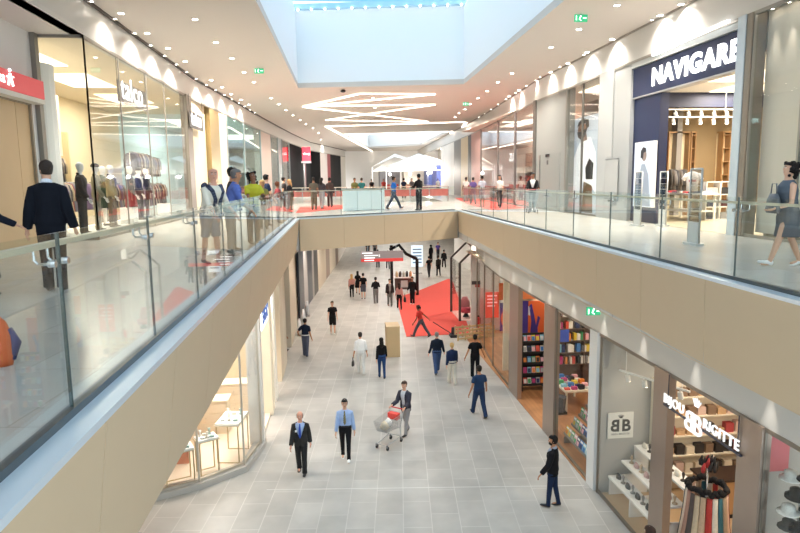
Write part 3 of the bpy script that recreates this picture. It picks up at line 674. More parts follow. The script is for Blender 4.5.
# world
w = bpy.data.worlds.new('sky'); bpy.context.scene.world = w; w.use_nodes = True
bg = w.node_tree.nodes['Background']; bg.inputs[0].default_value = lin('d3e3ee'); bg.inputs[1].default_value = 1.3
sc = bpy.context.scene; sc.view_settings.view_transform = 'Standard'; sc.view_settings.look = 'None'; sc.view_settings.gamma = 1
sc.view_settings.use_curve_mapping = False; sc.view_settings.exposure = 1.10
sc.cycles.use_denoising = True; sc.cycles.max_bounces = 8; sc.cycles.transparent_max_bounces = 24; sc.cycles.sample_clamp_indirect = 4
sc.cycles.diffuse_bounces = 4; sc.cycles.glossy_bounces = 3; sc.cycles.caustics_reflective = False; sc.cycles.caustics_refractive = False
# ================================================================ SHOPS AND FITTINGS
def proj(p):
    d = V(p)-EYE; z = d.dot(_fwd); return 400+F_PX*d.dot(_rt)/z, 266.5-F_PX*d.dot(_up)/z
def onpoly(poly, px, z):
    """plan point of the polyline seen at picture column px at height z"""
    best = None
    for a, b in zip(poly, poly[1:]):
        for i in range(81):
            f = i/80; p = (a[0]+(b[0]-a[0])*f, a[1]+(b[1]-a[1])*f)
            if p[1] < 5: continue
            e = abs(proj((p[0], p[1], z))[0]-px)
            if best is None or e < best[0]: best = (e, p)
    return best[1]
WN = [1]
LOWG = glass_mat('low_glass', 'fbfcfb', .8, .01, .25)
def window(poly_pts, z0, z1, side, frame=M('8f8b84', .35, .7), glass=SGLASS, fw=.06, bars=True):
    """a glazed shopfront: one pane between consecutive plan points, a mullion at each"""
    WN[0] += 1; r = sroot('window_%d' % WN[0])
    for a, b in zip(poly_pts, poly_pts[1:]):
        bm = B(); wallseg(bm, a, b, z0+.05, z1-.05, side*.015); obj('pane', bm, glass, r)
        bm = B(); wallseg(bm, a, b, z0, z0+.07, side*.06); wallseg(bm, a, b, z1-.07, z1, side*.06); obj('rail', bm, frame, r)
    for p in poly_pts:
        bm = B(); box(bm, p[0]-fw/2, p[0]+fw/2, p[1]-fw/2, p[1]+fw/2, z0, z1); obj('mullion', bm, frame, r)
    return r
def panel(poly, x0, x1, z0, z1, t, mat, name, zr=8.0):
    a, b = onpoly(poly, x0, zr), onpoly(poly, x1, zr); bm = B()
    pts = [a]+[p for p in poly if min(a[1], b[1])+.3 < p[1] < max(a[1], b[1])-.3]+[b]
    for p, q in zip(pts, pts[1:]): wallseg(bm, p, q, z0, z1, t)
    return struct(name, bm, mat)
def shop_light(x, y, z, sx, sy, power, label, color=(1, .90, .76), strength=3.5):  # outside the navy shop these panels are added to light the interiors
    t = thing('light_panel', label, 'ceiling light', (x, y, z))
    obj('diffuser', box(B(), -sx/2, sx/2, -sy/2, sy/2, -.03, 0), M('fff1dc', .5, 0, 0, 20, .5, min(strength, .9)), t)
    lamp('AREA', (0, 0, -.05), power*.4, t, sx, color, sy=sy)
    return t
def garment_bm(L=.9, w=.24, d=.07):
    bm = B(); tube(bm, [(0, 0, 0), (0, 0, -.04), (0, 0, -.12), (0, 0, -L*.5), (0, 0, -L)], [(.03, .03), (w*.75, d*.7), (w, d), (w*.85, d), (w*1.0, d*1.2)], 12, upv=(1, 0, 0))
    for s in (-1, 1): tube(bm, [(s*w*.7, 0, -.07), (s*w*1.05, 0, -.3), (s*w*1.08, 0, -.6)], [.05, .045, .035], 8)
    return bm
_g = {}
def hang(cols, p0, p1, n, L, label, group, cat='garment', rz=None, name='hanging_garment'):
    p0, p1 = V(p0), V(p1); d = p1-p0; rz = rz if rz is not None else math.atan2(d.y, d.x)+math.pi/2
    for i in range(n):
        c = cols[i % len(cols)]; key = (c, L, name)
        if key not in _g:
            o = obj(name, garment_bm(L), M(c, .85, 0, .15, 12), None, True); _g[key] = o
        else: o = _g[key].copy(); COL.objects.link(o)
        o.location = p0+d*((i+.5)/n)+V((0, 0, random.uniform(-.02, .01))); o.rotation_euler = (0, 0, rz+random.uniform(-.12, .12)); tag(o, label, cat, group)
def clothes_rail(p0, p1, zf, label, mat=STEEL):
    p0, p1 = V(p0), V(p1); t = thing('clothes_rail', label, 'clothes rail', (p0.x, p0.y, zf))
    obj('rail', tube(B(), [V((0, 0, p0.z-zf)), p1-V((p0.x, p0.y, zf))], .015, 8), mat, t, True)
    for p in (p0, p1):
        q = p-V((p0.x, p0.y, zf)); obj('leg', tube(B(), [V((q.x, q.y, 0)), q], .015, 8), mat, t, True)
        obj('foot', box(B(), q.x-.25, q.x+.25, q.y-.02, q.y+.02, 0, .03), mat, t)
    return t
# ---------------------------------------------------- upper left side
struct('wall_recess', box(B(), -7.8, -7.5, 0, 17.2, UF, GT+.1), M('dedcd8', .6))
struct('ceiling_recess', box(B(), -7.8, -6.28, 0, 17.3, GT, GT+.12), M('d8d4cd', .6))
struct('wall_bulkhead', box(B(), -6.6, -6.3, 0, 17.2, GT, CE), BULK)
a = PX(-40, 100, -7.45); b = PX(26, 100, -7.45); d_ = sroot('door_1')
ztop = PX(26, 103, -7.45).z
m_ = (a.y+b.y)/2+.75
for y0, y1 in ((a.y, m_-.01), (m_+.01, b.y)): obj('door_leaf', box(B(), -7.5, -7.42, y0, y1, UF, ztop-.05), M('c9ab83', .5, 0, .03, 3), d_)
obj('door_frame', box(box(B(), -7.5, -7.36, a.y, b.y+.07, ztop-.05, ztop+.03), -7.5, -7.36, b.y, b.y+.07, UF, ztop), M('8f8371', .4, .4), d_)
y1 = PX(44, 90, -7.1).y; zt, zb = PX(44, 82, -7.1).z, PX(44, 99.5, -7.1).z
t = thing('shop_sign', 'red shop sign band with white lettering at the left edge above the beige doors', 'sign', (-7.3, y1, zb))
obj('sign_board', box(B(), -.18, .2, -7, 0, 0, zt-zb), M('c4474a', .45, 0, 0, 20, .5, .25), t)
obj('underside', box(B(), -.18, .2, -7, 0, -.12, -.01), M('d9d3c8', .5), t)
yy = PX(8, 80, -7.1).y-y1
text('sa', M('ffffff', .5, 0, 0, 20, .5, 1.5), (.21, yy-.15, .13), LX, (0, 0, 1), .34, t, align='RIGHT')
bm = B(); bar(bm, (.215, yy-.02, .1), (.215, yy+.08, .36), .03); bar(bm, (.215, yy+.18, .1), (.215, yy+.08, .36), .03); bar(bm, (.215, yy-.06, .28), (.215, yy+.22, .3), .03); ell(bm, (.215, yy+.08, .43), .035, 8, 6)
obj('figure_mark', bm, M('ffffff', .5, 0, 0, 20, .5, 1.5), t)
bm = B(); box(bm, -7.52, -7.38, 16.95, 17.15, UF, GT); struct('column_metal', bm, M('8f8b84', .35, .7))
# fashion shop window
ys = [17.2]+[PX(x, y, -6.3).y for x, y in ((117, 54), (145, 70), (163, 80))]+[PX(184, 93, -6.3).y]
window([(-6.3, y) for y in ys], UF, GT, 1, M('8d877d', .4, .2), fw=.035)
window([(-7.45, 17.2), (-6.3, 17.2)], UF, GT, 1, M('8d877d', .4, .2), fw=.035)
yE = ys[-1]
struct('column_shop', box(B(), -6.5, -6.22, yE, yE+.9, UF, GT), M('8a8278', .35, .6))
struct('wall_shop_back_left', box(B(), -11.9, -11.7, 17, 36, UF, GT), M('e8d9b8', .6))
struct('wall_shop_side', box(B(), -11.7, -8.9, 17.0, 17.15, UF, GT), M('ece8df', .6))
struct('ceiling_shop_left', box(B(), -11.9, -6.5, 17.2, 36, GT+.01, GT+.12), M('e3d8c0', .7))
struct('wall_niche', tube(B(), [(-8.0, 18.0, UF), (-8.0, 18.0, GT-.6)], .55, 20), M('f3f1ec', .5))
struct('floor_window_platform', box(B(), -8.3, -6.4, 17.3, yE, UF, UF+.12), M('f0eee8', .35))
struct('wall_fitting_room', box(B(), -11.6, -9.8, 24.5, 24.6, UF, UF+3.4), M('d9c79e', .6))
struct('wall_display_panel', box(B(), -9.75, -9.65, 19.4, 23.6, UF+2.5, UF+4.6), M('efe6d0', .6))
for i, (x, y) in enumerate(((-9.2, 20), (-9.2, 24.5), (-9.2, 29.5))):
    shop_light(x, y, GT+.0, 1.6, 3.0, 330, 'added warm glowing ceiling panel %s inside the fashion shop' % ('nearest the glass corner', 'in the middle', 'at the far end')[i])
for i, (x, y, h) in enumerate(((-8.9, 21.5, 1.55), (-8.9, 24.3, 1.55), (-9.9, 22.8, 2.5), (-9.0, 26.2, 1.5))):
    clothes_rail((x, y-1.1, UF+h), (x, y+1.1, UF+h), UF, 'steel clothes rail full of coats, %s in the fashion shop' % ('nearest', 'second', 'taller one behind', 'farthest')[i])
    hang(['6b5a78', '8a8178', '3f3f46', 'a99a80', '7c3a3c', '5b6470'], (x, y-1.05, UF+h-.02), (x, y+1.05, UF+h-.02), 16, .95, 'coat hanging on a rail behind the fashion shop window', 'coats on the fashion shop rails')
for i, (x, y, h) in enumerate(((-7.8, 26.6, 1.5), (-8.1, 27.2, 2.75), (-8.4, 30.2, 1.5), (-8.7, 30.6, 2.75))):
    clothes_rail((x, y-1.2, UF+h), (x, y+1.2, UF+h), UF, '%s clothes rail by the far post of the fashion shop window' % ('low front', 'high front', 'low rear', 'high rear')[i])
    hang(['5b5a66', '8a7f8c', '4c3f5c', 'b3a894', '6e3438', '3b3f4c', 'c8beb0'], (x, y-1.15, UF+h-.02), (x, y+1.15, UF+h-.02), 15, .9, 'jacket hanging on a rail by the far post of the fashion window', 'jackets by the far post of the fashion window')
for i, (x, y, c, lb) in enumerate(((-7.1, 22.3, 'a02f35', 'red handbag on a white block in the fashion window'), (-7.0, 26.4, '2a2524', 'black handbag on a white block in the fashion window'))):
    t = thing('plinth', 'small white block under the %s' % lb.split(' on ')[0], 'plinth', (x, y, UF+.12)); obj('block', box(B(), -.22, .22, -.25, .25, 0, .55), M('efede8', .5), t)
    h_ = thing('handbag', lb, 'handbag', (x, y, UF+.67)); bm = B(); tube(bm, [(0, 0, 0), (0, 0, .1), (0, 0, .25)], [(.08, .2), (.085, .19), (.03, .16)], 12, upv=(1, 0, 0)); obj('bag_body', bm, M(c, .45), h_, True)
    obj('handle', tube(B(), [(0, -.1, .24), (0, -.08, .36), (0, .08, .36), (0, .1, .24)], .01, 6), M(c, .45), h_, True)
def talco(y0, z0, y1, z1, X, label):
    t = thing('shop_sign', label, 'sign', (X, y0, z0)); L = y1-y0; h = z1-z0
    obj('back_plate', box(B(), -.03, 0, 0, L, 0, h), M('5f5d5c', .5), t)
    text('talco', M('ffffff', .5, 0, 0, 20, .5, .9), (.02, L*.08, h*.2), LX, (0, 0, 1), L*.34, t, depth=.02, bold=.004)
    bm = B(); tube(bm, [(-.015, .02, h), (-.015, .02, GT-z0)], .008, 6); obj('hanger', bm, DARK, t)
    bm = B(); tube(bm, [(-.015, L-.02, h), (-.015, L-.02, GT-z0)], .008, 6); obj('hanger', bm, DARK, t)
X_ = -6.42
p0, p1 = PX(119, 102, X_), PX(147, 108, X_); talco(p0.y, PX(119, 101, X_).z, p1.y, PX(119, 80, X_).z, X_, 'grey hanging sign with white lettering in the fashion shop window')
p0, p1 = PX(190.5, 128, -6.1), PX(203.5, 132, -6.1); talco(p0.y, PX(190.5, 127, -6.1).z, p1.y, PX(190.5, 111, -6.1).z, -6.1, 'smaller grey sign with white lettering hanging before the cream wall')
# cream wall, gold column and the cooler shopfronts beyond
p_a, p_b = onpoly(LF, 190, 8), onpoly(LF, 212, 8)
struct('wall_cream', box(B(), -6.7, -6.35, yE+.9, p_b[1], UF, GT), M('ecdfc0', .6))
panel(LF, 213, 222, UF, GT, .5, M('b09a6c', .35, .5), 'column_gold')
panel(LF, 222, 229, UF, GT, .3, M('e3ddd0', .5), 'column_white')
wp = [onpoly(LF, x, 8) for x in (229, 246, 262)]
window(wp, UF, GT, 1, M('9fa8a8', .35, .5), glass_mat('cool_glass', 'e4f6f6', .9, .03), .1)
panel(LF, 262.5, 272.5, UF, GT, .5, M('c9b5a8', .5), 'column_pink')
wp = [onpoly(LF, x, 8) for x in (272.5, 279)]; window(wp, UF, GT, 1, M('9fa8a8', .35, .5), fw=.12)
panel(LF, 279, 283, UF, GT, .6, M('8f9493', .35, .6), 'column_grey')
wp = [onpoly(LF, x, 8) for x in (283, 290)]; window(wp, UF, GT, 1, M('9fa8a8', .35, .5), fw=.12)
panel(LF, 290, 321, UF, GT, .2, M('0b0a0b', .95, 0, 0, 20, .1), 'wall_black_shop')
panel(LF, 304, 305.5, UF, GT, -.1, M('4a1d20', .5), 'wall_black_shop_reveal')
panel(LF, 321, 328, UF, GT, .4, M('cfc6c0', .5), 'column_white_far')
panel(LF, 328, 331, UF, GT, .4, M('8c3c42', .5), 'wall_red_niche')
panel(LF, 331, 336, UF, GT, .4, M('151314', .9), 'column_dark')
panel(LF, 336, 341, UF, GT, .4, M('17191b', .9), 'column_dark_far')
panel(LF, 341, 350, UF, GT, .3, M('e8e3da', .6), 'wall_far_cream')
panel(LF, 350, 357, UF, GT, .3, M('141618', .9), 'wall_far_dark')
panel(LF, 357, 364, UF, GT, .3, M('dedbd7', .5), 'wall_far_grey')
panel(LF, 364, 392, UF, GT, .3, M('dfdad4', .6, 0, .2, .5), 'wall_far_shops')
struct('wall_cool_shop_back', box(B(), -11.9, -11.7, 36, 62, UF, GT), M('d6eaea', .6))
struct('ceiling_cool_shop', box(B(), -11.9, -6, 36.2, 62, GT+.02, GT+.12), M('dfeaea', .6))
shop_light(-8.6, 42, GT+.01, 3, 6, 420, 'large added cool glowing ceiling panel in the bluish shop', (.9, 1, 1), 2.5)
shop_light(-8.0, 54, GT+.01, 3, 5, 300, 'added cool ceiling panel behind the pink column', (.95, 1, 1), 2.5)
for i, (x, y) in enumerate(((-6.9, 39.5), (-7.2, 43), (-8.2, 45.5))):
    t = thing('display_cabinet', 'tall grey display cabinet, %s in the bluish shop' % ('nearest', 'middle', 'farthest')[i], 'cabinet', (x, y, UF))
    obj('carcass', box(B(), -.4, .4, -.3, .3, 0, 2.3+.3*i), M('8fa3ad', .4), t); obj('door', box(B(), .4, .42, -.28, .28, .1, 2.1), M('b9cdd6', .3), t)
# red hanging shop sign on a post, by the black shop
q = onpoly(LF, 299, 8); q = V((q[0]+.9, q[1]-1.5, 0)); s_ = q.y/620
t = thing('post_sign', 'red glowing sign on a tall grey post before the black shop', 'sign', (q.x, q.y, UF))
zz = PY(306, 147, q.y).z-UF; zb_ = PY(306, 161, q.y).z-UF
obj('post', tube(B(), [(-.25, 0, 0), (-.25, 0, zb_+.1)], .09, 10), M('8f8d8c', .4, .5), t, True); obj('base', tube(B(), [(-.25, 0, 0), (-.25, 0, .05)], .3, 14), M('6d6a69', .5), t)
obj('sign_box', box(B(), -.38, .45, -.1, .1, zb_, zz), M('e0313f', .4, 0, 0, 20, .5, 1.2), t); obj('lower_tray', box(B(), -.5, .5, -.15, .15, zb_-.22, zb_-.02), M('9a9696', .5), t)
text('shop', M('ffe1e1', .5, 0, 0, 20, .5, 2), (-.3, -.11, (zb_+zz)/2-.08), (1, 0, 0), (0, 0, 1), .34, t)
# ---------------------------------------------------- upper right side
RX = 9.83
def yR(x, y=200, X=RX): return PX(x, y, X).y
yc0, yc1 = yR(729.5), yR(744.5)
struct('column_steel', box(B(), RX-.05, RX+.3, (yc0+yc1)/2-.02, yc0, UF, GT), M('c9d4dc', .3, .35))
struct('column_bronze', box(B(), RX-.03, RX+.3, yc1, (yc0+yc1)/2-.02, UF, GT), M('8f8477', .4, .5))
yb = yR(795)
for y in (yb+.35, (yb+yc1)/2, yc1-.3): washer(RX+.17, y, GT, 40, w0)
struct('wall_cream_blind', box(B(), RX+.32, RX+.45, yb, yc1, UF+.1, GT), M('e6dccb', .6))
window([(RX, 6.5), (RX, 9.2), (RX, yb), (RX, yc1)], UF, GT, -1, M('a39d92', .35, .5), fw=.06)
struct('wall_near_shop', box(B(), 16.2, 16.4, 5, yc1, UF, GT), M('d8cdbb', .6))
t = tag(obj('wall_print', box(B(), RX+.2, RX+.24, 7.5, yb-.05, UF+.1, UF+2.9), M('8f8b84', .5, 0, .6, 3.5)), 'grey photographic print standing behind the glass at the right edge', 'poster')
# navy shop
yn0, yn1 = yc0, yR(627)
WY = 22.9
zt1 = PX(640, 68, 9.95).z; zb1 = PX(640, 96.5, 9.95).z
NAVY = M('1a2547', .45)
struct('trim_10', box(B(), RX, RX+.3, yn0, yn1, zt1+.02, GT), M('b9bcba', .4, .3))
t = thing('shop_sign', 'navy sign band with big glowing white letters over the clothes shop', 'sign', (9.9, yn0, zb1))
obj('sign_board', box(B(), 0, .3, 0, yn1-yn0, 0, zt1-zb1), NAVY, t)
obj('bottom_trim', box(B(), -.01, .3, 0, yn1-yn0, -.05, -.005), M('b9b9b9', .3, .6), t)
y_s = PX(652, 80, 9.88).y-yn0
tx = text('NAVIGARE', M('ffffff', .5, 0, 0, 20, .5, 1.0), (-.03, y_s, (zt1-zb1)*.24), LY, (0, 0, 1), (zt1-zb1)*.78, t, depth=.03, bold=.028)
w_ = max(v.co.y for v in tx.data.vertices)-min(v.co.y for v in tx.data.vertices); L_ = y_s-.0
for v in tx.data.vertices: v.co.y = y_s+(v.co.y-y_s)*L_/w_
for k in range(9):
    yy = PX(655+8.6*k, 55-3.9*k, 9.7).y
    t2 = thing('strip_light', 'short white light bar in the dashed row above the navy sign', 'light', (9.72, yy, PX(655+8.6*k, 54-3.9*k, 9.7).z), 0, 'dashed light bars over the navy sign')
    obj('tube', box(B(), -.04, .04, -.17, .17, -.03, .03), M('ffffff', .5, 0, 0, 20, .5, 1.5), t2)
    obj('bracket', box(B(), .04, .12, -.03, .03, -.02, .02), STEEL, t2)
struct('wall_navy_pier', box(B(), 9.97, 10.25, yR(652), yn1, UF, zb1), NAVY)
struct('wall_navy_shop_back', box(B(), 10.2, 16.5, WY, WY+.15, UF, GT), M('8f7a59', .6))
struct('wall_navy_bulkhead', box(B(), 10.2, 16.5, 20.9, 21.0, PY(690, 107, 20.9).z, GT-.8), M('181f3c', .5))
struct('wall_navy_inner', box(B(), 10.2, 10.35, yn1, WY, UF, GT-.8), NAVY)
struct('wall_navy_shop_near', box(B(), 10.2, 16.5, yc0-.9, yc0-.8, UF, GT), M('cdbfa5', .6))
struct('ceiling_navy_shop', box(B(), 10.2, 16.5, 14, 22.9, GT-.9, GT-.8), M('e9e4da', .6))
struct('floor_navy_shop', box(B(), 9.9, 16.4, yc0-.8, WY, UF, UF+.01), M('d2c5ac', .3))
shop_light(12.4, 17.4, GT-.91, 2.2, 2.0, 420, 'bright white ceiling recess near the entrance of the navy shop', strength=5)
shop_light(13.6, 19.8, GT-.91, 1.6, 1.6, 420, 'second bright ceiling recess deeper in the navy shop', strength=4)
def track(p0, p1, n, label, zc, group):
    p0, p1 = V(p0), V(p1); t = thing('track_light', label, 'track light', p0, 0, group); d = p1-p0
    bm = B(); bar(bm, (0, 0, 0), d, .05, .04); obj('track', bm, M('f2f0ec', .4), t)
    for f in (.1, .9): obj('hanger', tube(B(), [d*f, d*f+V((0, 0, zc-p0.z))], .01, 6), M('f2f0ec', .4), t)
    for i in range(n):
        q = d*((i+.5)/n); bm = B(); tube(bm, [q+V((0, 0, -.02)), q+V((0, 0, -.08))], .015, 6); tube(bm, [q+V((0, 0, -.07)), q+V((.03, .0, -.22))], [.055, .06], 12); o = obj('spot_head', bm, M('ebe8e2', .4), t)
        obj('lens', ell(B(), q+V((.032, 0, -.225)), (.045, .045, .012), 10, 5), M('fff0d8', .5, 0, 0, 20, .5, 25), o)
    return t
pz = PY(690, 109.5, 19.5)
track((PY(656, 109, 19.5).x, 19.5, pz.z), (PY(733, 109, 19.5).x, 19.5, pz.z), 6, 'white track with glowing spotlights across the front of the navy shop', GT-.9, None)
pz = PY(690, 117, 20.7)
track((PY(653, 117, 20.7).x, 20.7, pz.z), (PY(733, 117, 20.7).x, 20.7, pz.z), 6, 'second white track of spotlights deeper in the navy shop', GT-.9, None)
# back wall fittings in the navy shop: wood panels, rails of jackets, shelves
for i, (xa, xb, c) in enumerate(((643, 660, 'f2e2be'), (663, 684, 'f4e6c4'), (685, 690, 'f6ecd6'), (716, 724, 'ead8b2'))):
    xA, xB = PY(xa, 180, WY-.1).x, PY(xb, 180, WY-.1).x; W2 = xB-xA
    t = thing('wall_cabinet', 'pale wood wall cabinet of the navy shop, %s' % ('left one above the jackets', 'middle one above the jackets', 'narrow one beside the shelves', 'right one by the column')[i], 'cabinet', (xA, WY, UF))
    obj('back_panel', box(B(), 0, W2, -.08, 0, 0, 3.1), M(c, .5), t)
    for y in (0, W2-.04): obj('side_panel', box(B(), y, y+.04, -.4, -.08, 0, 3.1), M('a07a50', .5), t)
    obj('top_panel', box(B(), 0, W2, -.4, 0, 3.1, 3.15), M('a07a50', .5), t)
    if i in (2, 3):
        for z in (1.0, 1.5, 2.0, 2.5, 3.0):
            obj('shelf', box(B(), .04, W2-.04, -.38, -.08, z, z+.03), M('a07a50', .5), t)
    if i < 2: hang(['55524f', '6b625c', '7d7a78', '45454c'], (xA+.1, WY-.3, UF+1.75), (xB-.1, WY-.3, UF+1.75), 10, .8, 'grey jacket hanging in a wall cabinet of the navy shop', 'jackets in the navy shop cabinets')
    bm = None
t = thing('sales_table', 'white display table with folded clothes inside the navy shop', 'table', (12.0, 20.4, UF))
obj('table_top', box(B(), -.5, .5, -1.1, 1.1, .86, .92), M('efece4', .4), t)
for sx in (-1, 1):
    for sy in (-1, 1): obj('leg', box(B(), sx*.45-.03, sx*.45+.03, sy*1.0-.03, sy*1.0+.03, 0, .86), M('efece4', .4), t)
obj('lower_shelf', box(B(), -.45, .45, -1.0, 1.0, .3, .34), M('efece4', .4), t)
tb = t.location
for i in range(12):
    c = ['2b3550', 'e4e0d8', 'a8343a', '4d5a70', 'b9b4aa', '30302f'][i % 6]
    o = obj('folded_shirt', box(B(), -.14, .14, -.11, .11, 0, .05+.01*(i % 3)), M(c, .85, 0, .1, 20)); bv = o.modifiers.new('b', 'BEVEL'); bv.width = .02; bv.segments = 2
    o.location = (tb.x-.25+.45*(i % 2), tb.y-.9+.34*(i//2), UF+.92); tag(o, 'folded shirt lying on the white table of the navy shop', 'shirt', 'folded shirts on the navy shop table')
# square open shelf unit
y_u = 20.0
t = thing('cube_shelf', 'white open shelf unit with patterned goods in the navy shop', 'shelf', (13.9, y_u, UF), R(90))
for z in (.0, .42, .84, 1.26): obj('shelf', box(B(), -.2, .2, 0, 1.5, z, z+.03), M('f1efea', .4), t)
for y in (0, .5, 1.0, 1.5): obj('upright', box(B(), -.2, .2, y-.015, y+.015, 0, 1.29), M('f1efea', .4), t)
for i in range(9):
    o = obj('folded_garment', box(B(), -.15, .15, -.17, .17, 0, .22), M(['26324f', '8f8f92', '3a3a3d', 'c9c4ba', '5a3434'][i % 5], .85, 0, .4, 30))
    o.location = (13.9-.25-.5*(i % 3), y_u, UF+.032+.42*(i//3)); o.rotation_euler = (0, 0, R(90)); tag(o, 'stack of folded garments in the white open shelf unit', 'clothes', 'garments in the white shelf unit')
# tee shirt on a bust
y_t = 19.2
t = thing('torso_form', 'bust form wearing a white t-shirt with red print in front of the jackets', 'mannequin', (11.3, y_t-.35, UF), R(60))
obj('stand', tube(B(), [(0, 0, 0), (0, 0, 1.1)], .02, 8), STEEL, t); obj('base', tube(B(), [(0, 0, 0), (0, 0, .02)], .2, 16), STEEL, t)
bm = B(); tube(bm, [(0, 0, 1.0), (0, 0, 1.25), (0, 0, 1.48), (0, 0, 1.58), (0, 0, 1.63)], [(.11, .17), (.11, .17), (.12, .2), (.09, .15), (.05, .06)], 16, upv=(1, 0, 0))
for s in (-1, 1): tube(bm, [(0, s*.15, 1.54), (0, s*.27, 1.36)], [.07, .07], 10)
obj('t_shirt', bm, M('eeece8', .8, 0, .05, 20), t, True); obj('chest_print', box(B(), -.135, -.12, -.1, .1, 1.3, 1.36), M('b8484c', .6), t)
# poster lightboxes (flat)
def head_side(bm, c, r, mi, sx=1):  # flat ellipse in the X = const plane
    n = 20; vs = [bm.verts.new((c[0], c[1]+r[0]*math.cos(2*math.pi*k/n)*sx, c[2]+r[1]*math.sin(2*math.pi*k/n))) for k in range(n)]
    f = bm.faces.new(vs); f.material_index = mi
def flat(bm, x, pts, mi):
    f = bm.faces.new([bm.verts.new((x, p[0], p[1])) for p in pts]); f.material_index = mi
def poster(name, label, X, xa, xb, ya_, yb_, frame, shapes, mats):
    """lit print facing the gallery; shapes in unit coordinates (u left to right, v up)"""
    y0, y1 = PX(xa, 200, X).y, PX(xb, 200, X).y; mid = (xa+xb)/2; z1, z0 = PX(mid, ya_, X).z, PX(mid, yb_, X).z
    t = thing(name, label, 'poster', (X, y0, z0)); W, H = y0-y1, z1-z0
    obj('light_box', box(B(), 0, .12, -W, 0, 0, H), frame, t)
    obj('print', box(B(), -.012, -.001, -W+.02, -.02, .02, H-.02), mats[0], t)
    for k, (nm, mi, pts) in enumerate(shapes):
        bm = B(); flat(bm, -.014-.003*k, [(-u*W, v*H) for u, v in pts], 0); obj(nm, bm, mats[mi], t)
    return t
def el(cx, cy, rx, ry, n=18): return [(cx+rx*math.cos(2*math.pi*i/n), cy+ry*math.sin(2*math.pi*i/n)) for i in range(n)]
E1 = lambda c, e=.6: M(c, .5, 0, 0, 20, .5, e)
poster('lit_poster', 'small lit poster of a dark haired person looking right on the navy pier', 9.82, 633, 651.5, 142, 207, M('e8eaee', .4),
       [('figure', 1, [(.25, .02), (.3, .45), (.42, .66), (.6, .66), (.8, .5), (.95, .02)]), ('face', 2, el(.55, .79, .13, .085)), ('hair', 3, [(.36, .76), (.36, .86), (.48, .92), (.64, .9), (.66, .85), (.52, .83), (.5, .74)])],
       [E1('c3ccd8', .2), E1('98a3b2', .0), E1('94827a', .0), E1('2b2c32', .0)])
# gray piers, glass front with the bearded man print, grey wall and the mirror-like shopfront beyond
ya, yb3 = yR(597), yn1
struct('column_grey_pier', box(B(), RX, RX+.35, yb3+.0, (ya+yb3)/2, UF, GT), M('a2a3a1', .5))
struct('column_light_pier', box(B(), RX-.03, RX+.35, (ya+yb3)/2+.06, ya, UF, GT), M('acadab', .45))
t = thing('service_hatch', 'flush metal service hatch with thin outline in the grey pier', 'hatch', (RX-.04, yR(618), UF+.75))
obj('hatch_door', box(B(), -.02, .0, 0, yR(606)-yR(618), 0, 1.35), M('b9bab7', .4, .2), t); obj('hatch_frame', box(box(B(), -.03, 0, -.03, yR(606)-yR(618)+.03, 1.35, 1.38), -.03, 0, -.03, yR(606)-yR(618)+.03, -.03, 0), M('8c8d8b', .4, .4), t)
yg = yR(564)
window([(RX+.02, ya+.02), (RX+.05, (ya+yg)/2), (RX+.05, yg)], UF, GT, -1, M('77736c', .35, .6), fw=.07)
struct('wall_poster_shop', box(B(), 12.8, 13, 22.5, 31.5, UF, GT), M('8f8a84', .6))
struct('wall_poster_shop_near', box(B(), 10.3, 13, 23.1, 23.25, UF, GT), M('b9b4ac', .6))
shop_light(11.5, 26, GT+.01, 1.2, 3, 110, 'added ceiling light panel above the print of the bearded man')
poster('lit_poster', 'tall lit print of a bearded man in a white sweater and brown trousers', 10.3, 568, 597.5, 117, 214, M('dcdcdc', .4),
       [('trousers', 4, [(.50, .02), (.56, .38), (.82, .38), (.86, .02)]), ('white_sweater', 1, [(.1, .16), (.1, .5), (.35, .72), (.5, .80), (.75, .78), (.92, .62), (.97, .2), (.8, .3), (.55, .34), (.4, .18)]), ('dark_sleeve', 3, [(.62, .36), (.6, .48), (.72, .57), (.86, .52), (.84, .36)]),
        ('neck', 2, [(.42, .74), (.44, .82), (.6, .84), (.64, .76)]), ('face', 2, el(.47, .87, .15, .07)), ('beard', 3, [(.3, .855), (.33, .80), (.45, .765), (.58, .80), (.64, .88), (.55, .87), (.42, .85)]), ('hair', 3, [(.3, .9), (.34, .95), (.5, .985), (.68, .96), (.7, .89), (.62, .87), (.58, .93), (.42, .93)])],
       [E1('c3ccd6', .22), E1('f2f3f4', .25), E1('a07a68', .0), E1('302d2b', .0), E1('7a6040', .0)])
o = tag(obj('price_tag_sign', box(B(), 10.1, 10.14, yR(570, 150, 10.1), yR(562, 150, 10.1), PX(566, 152, 10.1).z, PX(566, 144, 10.1).z), M('e0474a', .5, 0, 0, 20, .5, .6)), 'small red sign beside the print of the bearded man', 'sign')
yw = yR(535)
struct('wall_grey_upper', box(B(), RX+.02, RX+.4, yg, yw, UF, GT), M('9a9a95', .55))
struct('trim_11', box(B(), RX-.02, RX+.1, yg-.12, yg, UF, GT), M('8d8981', .35, .6))
d_ = sroot('door_2'); obj('door_leaf', box(B(), RX-.01, RX+.02, yR(559), yR(539), UF+.02, UF+2.6), M('95958f', .5), d_); obj('pull_handle', box(B(), RX-.05, RX-.02, yR(540), yR(539.2), UF+1.0, UF+2.6), M('8c8c88', .3, .6), d_)
t = thing('door_plate', 'small dark plate with pictogram below on the grey upper wall', 'sign', (RX, yR(547), PX(547, 157, RX).z)); obj('plate', box(B(), -.03, 0, -.25, .25, 0, .13), DARK, t); obj('pictogram', box(B(), -.02, 0, -.1, .1, -.35, -.16), M('5a5a58', .5), t)
pg = [onpoly(RF, x, 8) for x in (533.5, 515, 498, 481)]
window(pg, UF, GT, 1 if pg[0][1] > pg[1][1] else -1, M('8a7f7a', .35, .6), glass_mat('mirror_glass', 'f4f4f4', .95, .22), .12)
